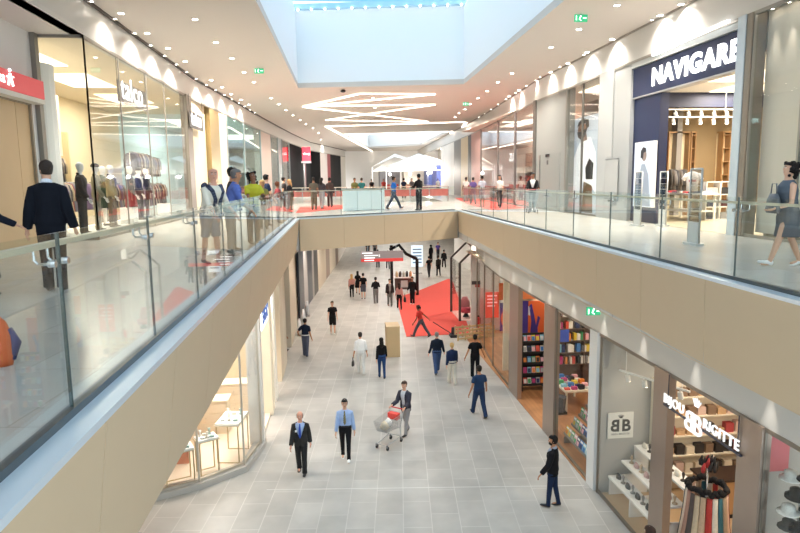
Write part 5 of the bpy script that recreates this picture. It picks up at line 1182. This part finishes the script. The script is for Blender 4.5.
for i, (x, y) in enumerate(((8.0, 20.2), (8.6, 18.0))):
    t = thing('book_table', ('low table heaped with books behind the bronze column', 'low table heaped with books behind the magazine rack')[i], 'table', (x, y, .012)); obj('table_top', box(B(), -.5, .5, -.8, .8, .7, .76), M('e8dcc6', .5), t)
    for sx in (-1, 1):
        for sy in (-1, 1): obj('leg', box(B(), sx*.42-.03, sx*.42+.03, sy*.7-.03, sy*.7+.03, 0, .7), M('e8dcc6', .5), t)
    for k in range(20):
        c = MC[(k*5+i) % 12]; hh = .06+.04*(k % 3); o = obj('book', box(B(), -.09, .09, -.07, .07, 0, hh), M(c, .5)); o.location = (x-.38+.25*(k % 4), y-.64+.31*(k//4), .773); o.rotation_euler = (0, 0, .1*(k % 3)-.1); tag(o, 'book pile lying on the low table %s' % ('behind the bronze column', 'behind the magazine rack')[i], 'book', ('book piles behind the bronze column', 'book piles behind the magazine rack')[i])
t = thing('shopping_basket_stand', 'dark grey basket stand next to the book table', 'stand', (7.35, 19.4, .012)); obj('frame', box(B(), -.18, .18, -.14, .14, 0, .08), DARK, t); obj('basket', tube(B(), [(0, 0, .08), (0, 0, .6)], [(.15, .2), (.2, .26)], 4), M('3a3d42', .5), t)
# far end wall with extinguisher, red board, low barrier
struct('wall_far_service', box(B(), 6.95, 8.5, 31.5, 31.7, 0, SB), M('cbc9c5', .6)); struct('wall_far_service_side', box(B(), 11.5, 11.7, 31.5, 60, 0, SB), M('d8d4ce', .6))
p = PY(478, 321, 31.4); t = thing('fire_extinguisher', 'red fire extinguisher hanging on the grey wall', 'fire extinguisher', (p.x, 31.36, p.z-.35)); obj('cylinder', tube(B(), [(0, 0, 0), (0, 0, .02), (0, 0, .5), (0, 0, .58)], [.08, .1, .1, .04], 12), M('c8282a', .35), t, True); obj('valve', box(B(), -.04, .06, -.02, .02, .58, .66), DARK, t); obj('hose', tube(B(), [(.04, 0, .62), (.13, 0, .5), (.13, 0, .2)], .015, 6), DARK, t); obj('wall_bracket', box(B(), -.05, .05, .08, .14, .2, .4), STEEL, t)
t = thing('extinguisher_hook', 'thin grey pole sign above the fire extinguisher', 'sign', (p.x-.02, 31.44, p.z+.55)); obj('rod', box(B(), -.02, .02, 0, .05, 0, 1.2), M('8c8a88', .4), t); obj('small_sign', box(B(), -.12, .12, -.02, .03, 1.25, 1.4), M('b03a38', .5), t)
p = PY(474, 283, 31.4); t = thing('wall_plate', 'dark plate high on the grey lower wall', 'sign', (p.x+.1, 31.44, p.z)); obj('plate', box(B(), -.2, .25, 0, .05, -.09, .09), M('4a4244', .5), t); obj('frame', box(B(), -.22, .27, .03, .055, -.11, .11), STEEL, t)
a, b = PY(485.5, 318, 30.9), PY(499, 292, 30.9); t = thing('notice_board', 'red notice board with pale text lines on the grey lower wall', 'sign', (a.x, 30.9, a.z)); W_, H_ = b.x-a.x, b.z-a.z
obj('board', box(B(), 0, W_, 0, .06, 0, H_), M('e2533f', .5, 0, 0, 20, .5, .1), t)
for k in range(4): obj('text_line', box(B(), W_*.12, W_*(.85 if k % 2 == 0 else .7), -.006, 0, H_*(.88-.13*k)-.06, H_*(.88-.13*k)), M('f6c0c4', .5, 0, 0, 20, .5, .3), t)
obj('post', box(B(), W_*.45, W_*.55, .06, .12, -a.z, H_), STEEL, t)
p = P(495, 283, 2.2); t = tag(obj('framed_picture', box(B(), 8.0, 8.9, 31.38, 31.45, 3.2, 4.5), M('9a8f8a', .5, 0, .5, 3)), 'large dim greyish print above the red notice board', 'picture')
pa, pb = P(458, 341, 0), P(494, 337, 0); t = thing('pallet_barrier', 'low pale wooden barrier on the floor beside the red carpet', 'barrier', (pa.x, pa.y, 0)); d = V((pb.x-pa.x, pb.y-pa.y, 0)); WD = M('c9b184', .6, 0, .1, 6)
for z in (.1, .3, .5):
    for off_ in (0, .7):
        bm = B(); bar(bm, V((0, off_, z)), d+V((0, off_, z)), .04, .09); obj('board', bm, WD, t)
for k in range(6):
    for off_ in (0, .7): q = d*(k/5); obj('post', box(B(), q.x-.035, q.x+.035, q.y+off_-.035, q.y+off_+.035, 0, .6), WD, t)
# glass booth with pitched roof
t = thing('glass_booth', 'glass booth with dark pitched roof frame beside the red carpet', 'booth', (6.75, 33.6, 0)); DK = M('5a5450', .4, .3); W_, D_, H_ = 1.9, 2.6, 3.3
for x in (0, W_):
    for y in (0, D_): obj('corner_post', box(B(), x-.06, x+.06, y-.06, y+.06, 0, H_), DK, t)
for y in (0, D_):
    bm = B(); bar(bm, (0, y, H_), (W_/2, y, H_+.9), .1); bar(bm, (W_, y, H_), (W_/2, y, H_+.9), .1); obj('gable_beam', bm, DK, t)
bm = B(); bar(bm, (W_/2, 0, H_+.9), (W_/2, D_, H_+.9), .1); obj('ridge_beam', bm, DK, t)
for nm, (x0, x1, y0, y1) in (('glass_wall', (0, W_, -.01, .01)), ('glass_wall', (-.01, .01, 0, D_)), ('glass_wall', (W_-.01, W_+.01, 0, D_))): obj(nm, box(B(), x0, x1, y0, y1, .05, H_), SGLASS, t)
obj('floor_plate', box(B(), 0, W_, 0, D_, 0, .05), M('e8c8c0', .5), t)
t = thing('lounge_chair', 'pink and red upholstered chair inside the pitched roof booth', 'chair', (7.3, 34.5, .05)); obj('seat', tube(B(), [(0, 0, .25), (0, 0, .5)], [(.3, .3), (.34, .32)], 12), M('c9485a', .7), t, True); obj('backrest', tube(B(), [(0, .28, .4), (0, .34, .8), (0, .36, 1.1)], [(.3, .08), (.28, .07), (.15, .05)], 12, upv=(1, 0, 0)), M('d98a90', .7), t, True); obj('base', tube(B(), [(0, 0, 0), (0, 0, .25)], [.2, .05], 10), DARK, t)
# black pipe arch kiosk and table
p = P(404, 300, 0); t = thing('kiosk_arch', 'black steel arch frame of the market kiosk behind the hanging sign', 'kiosk', (4.0, 41.5, 0)); BK = M('17181b', .4, .3)
a1, a2, a3, a4 = PY(390, 247, 42), PY(399, 245, 42), PY(406, 248, 42), PY(417, 259, 42)
loc = V((4.0, 41.5, 0))
for nm, pts in (('beam', [(a1.x, 42.2, a1.z-.2), (a2.x, 42, a2.z), (a3.x, 42, a3.z-.4), (a4.x, 42, a4.z)]), ('post', [(a4.x, 42, 0), (a4.x, 42, a4.z)]), ('post', [(PY(392, 290, 43).x, 43, 0), (PY(392, 290, 43).x, 43, 3.4)])):
    obj(nm, tube(B(), [V(q)-loc for q in pts], .11, 8), BK, t, True)
x0 = PY(396, 280, 44).x; x1 = PY(412, 280, 44).x
t = thing('market_table', 'white counter with small goods under the black kiosk arch', 'table', ((x0+x1)/2, 44.2, 0)); obj('table_top', box(B(), -.7, .7, -.4, .4, .9, .97), M('e6e0da', .5), t); obj('front_panel', box(B(), -.65, .65, -.36, -.3, .1, .9), M('6b5048', .5), t)
for x in (-.6, .6): obj('leg', box(B(), x-.04, x+.04, -.3, .36, 0, .9), DARK, t)
obj('paper_sign', box(B(), -.25, .25, -.38, -.362, .25, .75), M('f4f2ee', .5), t)
for k in range(5): o = obj('goods_jar', tube(B(), [(0, 0, 0), (0, 0, .3), (0, 0, .34), (0, 0, .4)], [.1, .1, .06, .06], 8), M(['e8c8a0', '4a3a34', 'c8bfb4', '2a2626', 'd9a070'][k], .5)); o.location = ((x0+x1)/2-.5+.25*k, 44.2, .972); tag(o, 'jar on the white kiosk counter', 'jar', 'jars on the kiosk counter')
t = thing('display_screen', 'bluish lit information screen beyond the kiosk', 'screen', (PY(417, 250, 52).x, 52, 0)); obj('screen', box(B(), -.5, .5, -.04, .04, .6, 2.4), M('cfe0ee', .4, 0, 0, 20, .5, .5), t); obj('stand', box(B(), -.12, .12, -.04, .04, 0, .6), STEEL, t); obj('base', box(B(), -.4, .4, -.25, .25, 0, .04), STEEL, t)
for k in range(5): obj('text_bar', box(B(), -.38, .38, -.05, -.041, .9+.28*k, 1.02+.28*k), M('8099ae', .4), t)
# hanging way sign under the bridge
a, b = PY(361, 262, 26.4), PY(402, 249.5, 26.8); t = thing('hanging_sign', 'brown direction sign with white text lines and red band under the bridge', 'sign', (a.x, 26.4, a.z)); W_, H_ = b.x-a.x, b.z-a.z
rt_ = -.02; obj('board', box(B(), 0, W_, -.05, .05, .14, H_), M('8a7a76', .5, 0, 0, 20, .5, .12), t); obj('red_band', box(B(), 0, W_, -.055, .055, 0, .135), M('c8352f', .5, 0, 0, 20, .5, .2), t)
for k, w_ in enumerate((.25, .38, .3, .28)): obj('text_line', box(B(), .05 if k == 0 else .14, .05+W_*w_, -.056, -.051, H_-.09-.105*k, H_-.05-.105*k), M('f2eeee', .5, 0, 0, 20, .5, .5), t)
obj('figure_mark', box(B(), W_*.42, W_*.45, -.056, -.051, .2, .32), M('f2eeee', .5), t)
for x in (.3, W_-.3): obj('hanger', tube(B(), [(x, 0, H_), (x, 0, SB-a.z+.02)], .012, 6), STEEL, t)
# wooden plinth box
a = P(387, 357.5, 0); b = P(400, 356.5, 0); t = thing('wooden_plinth', 'plain pale wooden plinth box standing on the lower floor', 'box', (a.x, a.y, 0)); W_ = b.x-a.x; H_ = 1.38
for nm, bb in (('side_panel', (0, W_, 0, .03, 0, H_)), ('side_panel', (0, .03, .03, .9, 0, H_)), ('side_panel', (W_-.03, W_, .03, .9, 0, H_)), ('side_panel', (.03, W_-.03, .87, .9, 0, H_)), ('lid', (-.01, W_+.01, -.01, .91, H_, H_+.03))): obj(nm, box(B(), *bb), M('cfb48c' if nm == 'lid' else 'c8ab80', .55, 0, .04, 4), t)
# ---------------------------------------------------------------- shopping cart
def cart(loc, rz, label, child=True):
    t = thing('shopping_cart', label, 'shopping cart', loc, rz); C = M('b5b8ba', .3, .8); bm = B()
    def grid(bm, A, Bq, Cq, Dq, n, m, w=.007):   # bilinear wire grid
        A, Bq, Cq, Dq = map(V, (A, Bq, Cq, Dq))
        for i in range(n+1): f = i/n; bar(bm, A.lerp(Bq, f), Dq.lerp(Cq, f), w)
        for j in range(m+1): f = j/m; bar(bm, A.lerp(Dq, f), Bq.lerp(Cq, f), w)
    x0, x1, z0, z1 = .20, .27, .48, .92
    for s in (-1, 1): bm = B(); grid(bm, (s*x0, -.3, z0), (s*x0*.85, .42, z0+.08), (s*x1*.8, .5, z1-.06), (s*x1, -.36, z1), 14, 5); obj('basket_side', bm, C, t)
    bm = B(); grid(bm, (-x0, -.3, z0), (x0, -.3, z0), (x0*.85, .42, z0+.08), (-x0*.85, .42, z0+.08), 7, 12); obj('basket_floor', bm, C, t)
    bm = B(); grid(bm, (-x0*.85, .42, z0+.08), (x0*.85, .42, z0+.08), (x1*.8, .5, z1-.06), (-x1*.8, .5, z1-.06), 7, 5); obj('basket_front', bm, C, t)
    bm = B(); grid(bm, (-x0, -.3, z0), (x0, -.3, z0), (x1, -.36, z1), (-x1, -.36, z1), 7, 5); obj('basket_back', bm, C, t)
    for s in (-1, 1):
        bm = B(); tube(bm, [(s*.24, -.46, 1.0), (s*.24, -.38, .92), (s*.2, -.28, .46), (s*.21, -.3, .2), (s*.17, .44, .14)], .013, 7); tube(bm, [(s*.18, .34, .52), (s*.19, -.1, .32), (s*.2, -.3, .22)], .011, 6); obj('chassis_rail', bm, C, t, True)
    for z, y in ((.2, -.3), (.15, .42)): obj('cross_bar', tube(B(), [(-.2, y, z), (.2, y, z)], .011, 6), C, t)
    obj('handle', tube(B(), [(-.25, -.46, 1.0), (.25, -.46, 1.0)], .02, 8), M('c83a3a', .5), t, True)
    for s in (-1, 1):
        for y in (-.3, .44):
            o = obj('caster', box(B(), s*.19-.016, s*.19+.016, y-.05, y-.0, .08, .16), M('6d6f70', .4), t); obj('wheel', tube(B(), [(s*.19-.014, y-.05, .06), (s*.19+.014, y-.05, .06)], .06, 12), DARK, o)
    if child: obj('child_seat', box(B(), -.17, .17, -.33, -.16, .74, .92), M('d8483f', .5), t)['label'] = 'red child seat flap'
    return t
cc_ = V((pc.x, pc.y, 0))+V((cdir.x, cdir.y, 0)).normalized()*.92
cart((cc_.x, cc_.y, 0), R(crz), 'steel shopping cart with red child seat pushed by the man in the dark jacket')
Q = Matrix.Rotation(R(crz), 3, 'Z')
for k, (lb, c, px, py, s) in enumerate((('beige shopping bag in the front of the cart', 'cfc0a4', 0, .26, (.15, .12, .15)), ('white plastic bag in the middle of the cart', 'eceae6', .02, .02, (.14, .11, .16)))):
    q = Q @ V((px, py, 0)); t = thing('shopping_bag', lb, 'bag', (cc_.x+q.x, cc_.y+q.y, .58), R(crz)); bm = B(); tube(bm, [(0, 0, 0), (0, 0, .05), (0, 0, s[2]), (0, 0, s[2]*1.6)], [(s[0]*.7, s[1]*.7), (s[0], s[1]), (s[0]*.8, s[1]*.8), (s[0]*.2, s[1]*.3)], 10); obj('bag_body', bm, M(c, .6, 0, .1, 10), t, True); obj('handle', tube(B(), [(-.04, 0, s[2]*1.5), (0, 0, s[2]*2), (.04, 0, s[2]*1.5)], .008, 5), M(c, .6), t)
pt = atx(532, 26.3, UFZ); cart((pt[0], pt[1], UFZ), R(170), 'trolley pushed by the person in the black jacket on the right gallery', False)
# bags held by people
def handbag(loc, rz, c, label, name='handbag', s=1.0):
    t = thing(name, label, 'bag', loc, rz); bm = B(); tube(bm, [(0, 0, 0), (0, 0, .03*s), (0, 0, .16*s), (0, 0, .24*s)], [(.13*s, .045*s), (.15*s, .06*s), (.13*s, .05*s), (.09*s, .02*s)], 12); obj('bag_body', bm, M(c, .5), t, True)
    obj('handle', tube(B(), [(-.07*s, 0, .22*s), (-.05*s, 0, .36*s), (.05*s, 0, .36*s), (.07*s, 0, .22*s)], .01, 6), M(c, .5), t, True); return t
p = P(361, 374, 0); handbag((p.x-.32, p.y+.02, .36), R(80), '2a2728', 'dark bag carried by the man all in white')
p = P(399.5, 309, 0); handbag((p.x+.34, p.y, .45), R(90), '17161a', 'black bag carried by the woman in the dusty pink top', s=1.4)
handbag((pw[0]-.16, pw[1]+.02, UF+.86), R(80), '55585c', 'grey handbag hanging from the arm of the woman at the right edge', s=1.3)
# sweeper pulled by the red top person
a, b = P(433, 322, .95), P(453, 337, 0); t = thing('floor_sweeper', 'dark long handled floor sweeper dragged behind the red top person', 'sweeper', (b.x, b.y, 0)); obj('pole', tube(B(), [(0, 0, .12), (a.x-b.x, a.y-b.y, .95)], .02, 7), DARK, t, True); obj('sweeper_head', box(B(), -.16, .16, -.22, .22, .02, .14), M('2d2b30', .6), t); obj('brush', box(B(), -.15, .15, -.21, .21, 0, .02), M('4a4850', .9), t); obj('upright_case', tube(B(), [(0, 0, .14), (0, .02, .5)], [(.1, .08), (.07, .06)], 10), M('2d2b30', .6), t)
# ================================================================ LOWER LEFT SHOPS
JP = [(-5.4, 15.0), (-4.64, 15.25), (-3.73, 15.7), (-2.7, 16.55), (-2.4, 17.95)]
prev = WN[0]
window(JP+[(-2.4, 18.3)], .16, LT+.9, 1, M('c9bfae', .4, .4), fw=.05)
struct('trim_12', prism(B(), [(-5.4, 14.9), (-4.6, 15.15), (-3.68, 15.6), (-2.62, 16.45), (-2.3, 17.95), (-2.3, 18.4), (-2.6, 18.4), (-2.8, 16.75), (-3.8, 15.95), (-5.4, 15.3)], 0, .16), M('b5b0a8', .5))
struct('floor_display', prism(B(), [(-8.8, 15.2), (-5.4, 15.2), (-3.75, 15.85), (-2.75, 16.7), (-2.45, 18), (-2.4, 21.3), (-8.8, 21.3)], 0, .08), M('ead9c2', .5))
struct('wall_display_back', box(B(), -7.2, -7.05, 14.5, 26, 0, LT+.9), M('e9d9bd', .6))
struct('wall_salmon_panel', box(B(), -7.0, -4.9, 18.3, 18.4, .08, 3.6), M('d4917a', .6)); struct('wall_salmon_panel_front', box(B(), -5.7, -4.3, 17.0, 17.1, .08, 3.2), M('d0886a', .6))
struct('wall_cream_divider', box(B(), -4.85, -4.3, 18.0, 18.1, .08, 3.8), M('f0e2c8', .6)); struct('wall_shop_depth', box(B(), -7.0, -2.9, 25.0, 25.1, 0, LT), M('efe0c2', .6))
struct('ceiling_display', box(B(), -7.1, -2.6, 15.3, 25, LT+.86, LT+.92), M('e8dcc8', .7))
shop_light(-4.4, 17.2, LT+.85, 1.4, 1.2, 260, 'added ceiling panel over the white jewellery display tables', (1, .95, .9), strength=1.6); shop_light(-4.6, 21.5, LT+.85, 1.6, 2.4, 300, 'added ceiling panel over the wooden counters behind the display', (1, .95, .9), strength=1.6)
def jtable(x, y, rz, w, d, h, label):
    t = thing('display_table', label, 'display table', (x, y, .08), rz); obj('table_top', box(B(), -w/2, w/2, -d/2, d/2, h-.05, h), M('f7f5f0', .3), t); obj('rim', box(B(), -w/2-.02, w/2+.02, -d/2-.02, d/2+.02, h-.07, h-.05), M('d9c8a8', .4), t)
    for sx in (-1, 1):
        for sy in (-1, 1): obj('leg', box(B(), sx*(w/2-.03)-.015, sx*(w/2-.03)+.015, sy*(d/2-.03)-.015, sy*(d/2-.03)+.015, 0, h-.07), M('cdb78e', .35, .4), t)
    obj('foot_frame', box(box(B(), -w/2+.02, w/2-.02, -d/2+.02, -d/2+.05, 0, .02), -w/2+.02, w/2-.02, d/2-.05, d/2-.02, 0, .02), M('cdb78e', .35, .4), t); return t
for i, (px, py, w, d, h, a_) in enumerate(((178, 486, .75, .55, 1.0, 25), (207, 474, .55, .42, 1.0, 30), (233, 458, .66, 1.0, 1.15, -8))):
    g_ = P(px, py, .08); x, y = g_.x, g_.y+.15
    jtable(x, y, R(a_), w, d, h, ('white display table partly hidden by the gallery edge, leftmost of three', 'small square white display table between the two others', 'largest white display table by the glass corner')[i])
    for k in range(6):
        q = Matrix.Rotation(R(a_), 3, 'Z') @ V((-w/2+.15+(w-.3)*(k % 3)/2, -d/4+d/2*(k//3), 0)); bm = B()
        if k % 2: tube(bm, [(0, 0, 0), (0, 0, .02), (0, 0, .06), (0, 0, .17)], [.05, .05, .012, .04], 9)
        else: box(bm, -.06, .06, -.05, .05, 0, .05)
        o = obj('jewellery_holder', bm, M(['efece6', 'd8cfc0', 'a9c0b8'][k % 3], .4), None, k % 2 == 1); o.location = (x+q.x, y+q.y, .08+h+.002); tag(o, 'jewellery holder on the %s display table' % ('leftmost', 'small square', 'largest')[i], 'jewellery holder', 'holders on the %s display table' % ('leftmost', 'small square', 'largest')[i])
for i, (x, y, w, h, c) in enumerate(((-4.2, 19.3, 1.3, 1.05, 'e6d6bc'), (-3.6, 20.9, 1.3, 1.05, 'ecdcc4'), (-4.9, 20.2, 1.2, 1.35, 'e0cfb2'))):
    t = thing('wooden_counter', ('wooden drawer counter behind the largest display table', 'second wooden counter nearer the white door post', 'taller wooden counter at the back of the display')[i], 'counter', (x, y, .08)); obj('counter_body', box(B(), -w/2, w/2, -.28, .28, 0, h), M(c, .5, 0, .05, 4), t); obj('worktop', box(B(), -w/2-.04, w/2+.04, -.32, .32, h, h+.04), M('f3e8d2', .4), t)
    for k in range(3): dr = obj('drawer', box(B(), -w/2+.05, w/2-.05, -.3, -.28, .1+.3*k, .36+.3*k), M(c, .45), t); obj('knob', ell(B(), (0, -.31, .23+.3*k), .015, 6, 5), STEEL, dr)
for i, (x, z) in enumerate(((-5.3, 1.5), (-5.3, 2.2), (-5.3, 2.9))):
    t = thing('wall_niche_shelf', 'glowing white wall shelf with pink cases, %s of three' % ('lowest', 'middle', 'topmost')[i], 'shelf', (x, 24.9, z)); obj('shelf_board', box(B(), -.9, .9, -.35, .1, -.05, 0), M('f6eee6', .5, 0, 0, 20, .5, .4), t); obj('back_light', box(B(), -.9, .9, .06, .1, 0, .45), M('fff4e4', .5, 0, 0, 20, .5, 1.2), t)
    for k in range(4): obj('case', box(B(), -.75+.4*k, -.45+.4*k, -.25, -.05, 0, .14), M('d9a8a8', .5), t)
struct('column_post_left', box(B(), -2.75, -2.33, 18.05, 18.4, 0, SB), M('e4e0d8', .45, .1))
t = thing('shop_sign', 'white glowing sign with blue letters on the lower left shopfront', 'sign', (-2.36, 18.9, 3.35)); obj('sign_board', box(B(), -.12, 0, 0, 3.5, 0, .72), M('e8eef6', .5, 0, 0, 20, .5, .9), t); text('EIGAY', M('2a5fb0', .4), (.012, .2, .16), LX, (0, 0, 1), .58, t, depth=.02, bold=.015)
obj('bracket', box(B(), -.3, -.12, .3, .36, .3, .4), STEEL, t)
LLf = [(-2.42, 18.3), (-2.3, 30), (-1.9, 40), (0.2, 62), (2.2, 90)]
def lpan(x0, x1, mat, name, t=.35, z1=LT): return panel(LLf, x0, x1, 0, z1, t, mat, name, zr=1.2)
for y0, y1, m_, nm in ((20.6, 21.3, 'efe3cb', 'column_cream_a'), (21.9, 22.5, 'f5f0e6', 'column_white_b'), (24.2, 25.4, 'dacbb2', 'column_beige_c'), (25.4, 27.0, 'e0d3bd', 'column_beige_d')):
    struct(nm, box(B(), -2.8, -2.32, y0, y1, 0, LT), M(m_, .5))
qf = onpoly(LLf, 300, 1.2); struct('column_beige_e', box(B(), -2.8, -2.3, 29.4, max(qf[1]+.2, 30), 0, LT), M('d9ccb6', .5))
struct('wall_dark_opening', box(B(), -3.2, -3.0, 22.5, 24.2, 2.5, LT), M('6b5a40', .6))
lpan(300, 304.5, M('2a2d36', .3), 'window_90' if False else 'wall_dark_pane_a', .1); lpan(304.5, 308, M('c9c4c0', .5), 'column_pale_e'); lpan(308, 312.5, M('23283c', .3), 'wall_dark_pane_b', .1)
lpan(312.5, 314, M('b9b4ae', .5), 'column_pale_f'); lpan(314, 318, M('3f3a38', .4), 'wall_dark_pane_c', .15); lpan(318, 326, M('e9ddc8', .6), 'wall_cream_g', .15); lpan(326, 329.5, M('a89484', .5), 'column_tan_h'); lpan(329.5, 335.5, M('f0e4d0', .6), 'wall_cream_i', .15); lpan(335.5, 338, M('a08a78', .5), 'column_tan_j'); lpan(338, 366, M('ece4d8', .6), 'wall_cream_k', .15)
struct('wall_lower_left_back', box(B(), -7.0, -6.8, 26, 60, 0, SB), CREAM)
for i in range(3):
    t = thing('display_easel', ('white oval display stand low in the first dark window', 'second pale display stand in the dark windows', 'third pale display stand in the dark windows')[i], 'stand', (-2.05+.1*i, 31.6+2.3*i, 0)); obj('panel', tube(B(), [(0, 0, .1), (0, 0, .5), (0, 0, .9)], [(.1, .15), (.12, .2), (.06, .1)], 10), M('d9dadc', .4), t, True); obj('base', tube(B(), [(0, 0, 0), (0, 0, .1)], .14, 10), STEEL, t)
# unseen downlights added in the lower ceilings to light the mall beyond the bridge
ld = None
for y in (31, 37, 44, 52, 60, 70, 80, 92):
    for x in (-.8, 3.6, 7.6):
        if 42 < y < 84 and 2 < x < 7 or (y >= 60 and x < 1): continue
        o = downlight((x+(y-31)*.02, y, SB+.02), ld, 'unseen round downlight added in the low ceiling beyond the bridge', 0, 'added downlights under the far floor'); ld = ld or o
        lamp('SPOT', (0, 0, -.06), 190, o, .06, spot=R(140), blend=.9)
# anti theft gates before the navy shop, railing-side details
def gate(px, py, label):
    g = P(px, py, UF); t = thing('security_gate', label, 'security gate', (g.x, g.y, UF), R(0), 'clear security gates at the navy shop'); FR = M('b9b9b4', .35, .4); w, h = .42, 1.62
    for y in (-w/2, w/2): obj('post', tube(B(), [(0, y, 0), (0, y, h)], .02, 8), FR, t, True)
    obj('top_bar', tube(B(), [(0, -w/2, h), (0, w/2, h)], .02, 8), FR, t, True); obj('base', box(B(), -.09, .09, -w/2-.05, w/2+.05, 0, .05), M('d4d3cf', .4), t); obj('lower_panel', box(B(), -.02, .02, -w/2+.02, w/2-.02, .05, .5), M('cfcfca', .4), t)
    obj('clear_panel', box(B(), -.008, .008, -w/2+.02, w/2-.02, .5, h-.02), glass_mat('gate_plastic', 'c9cdd0', .8, .08), t)
    for k in range(6): obj('loop_bar', box(B(), -.012, .012, -w/2+.03, w/2-.03, .62+.16*k, .63+.16*k), FR, t)
    return t
gate(637, 226, 'clear security gate nearest the navy pier and its small poster'); gate(662, 226, 'clear security gate in the middle of the navy shop entrance'); gate(693, 245, 'clear security gate nearest the railing, before the white t-shirt')
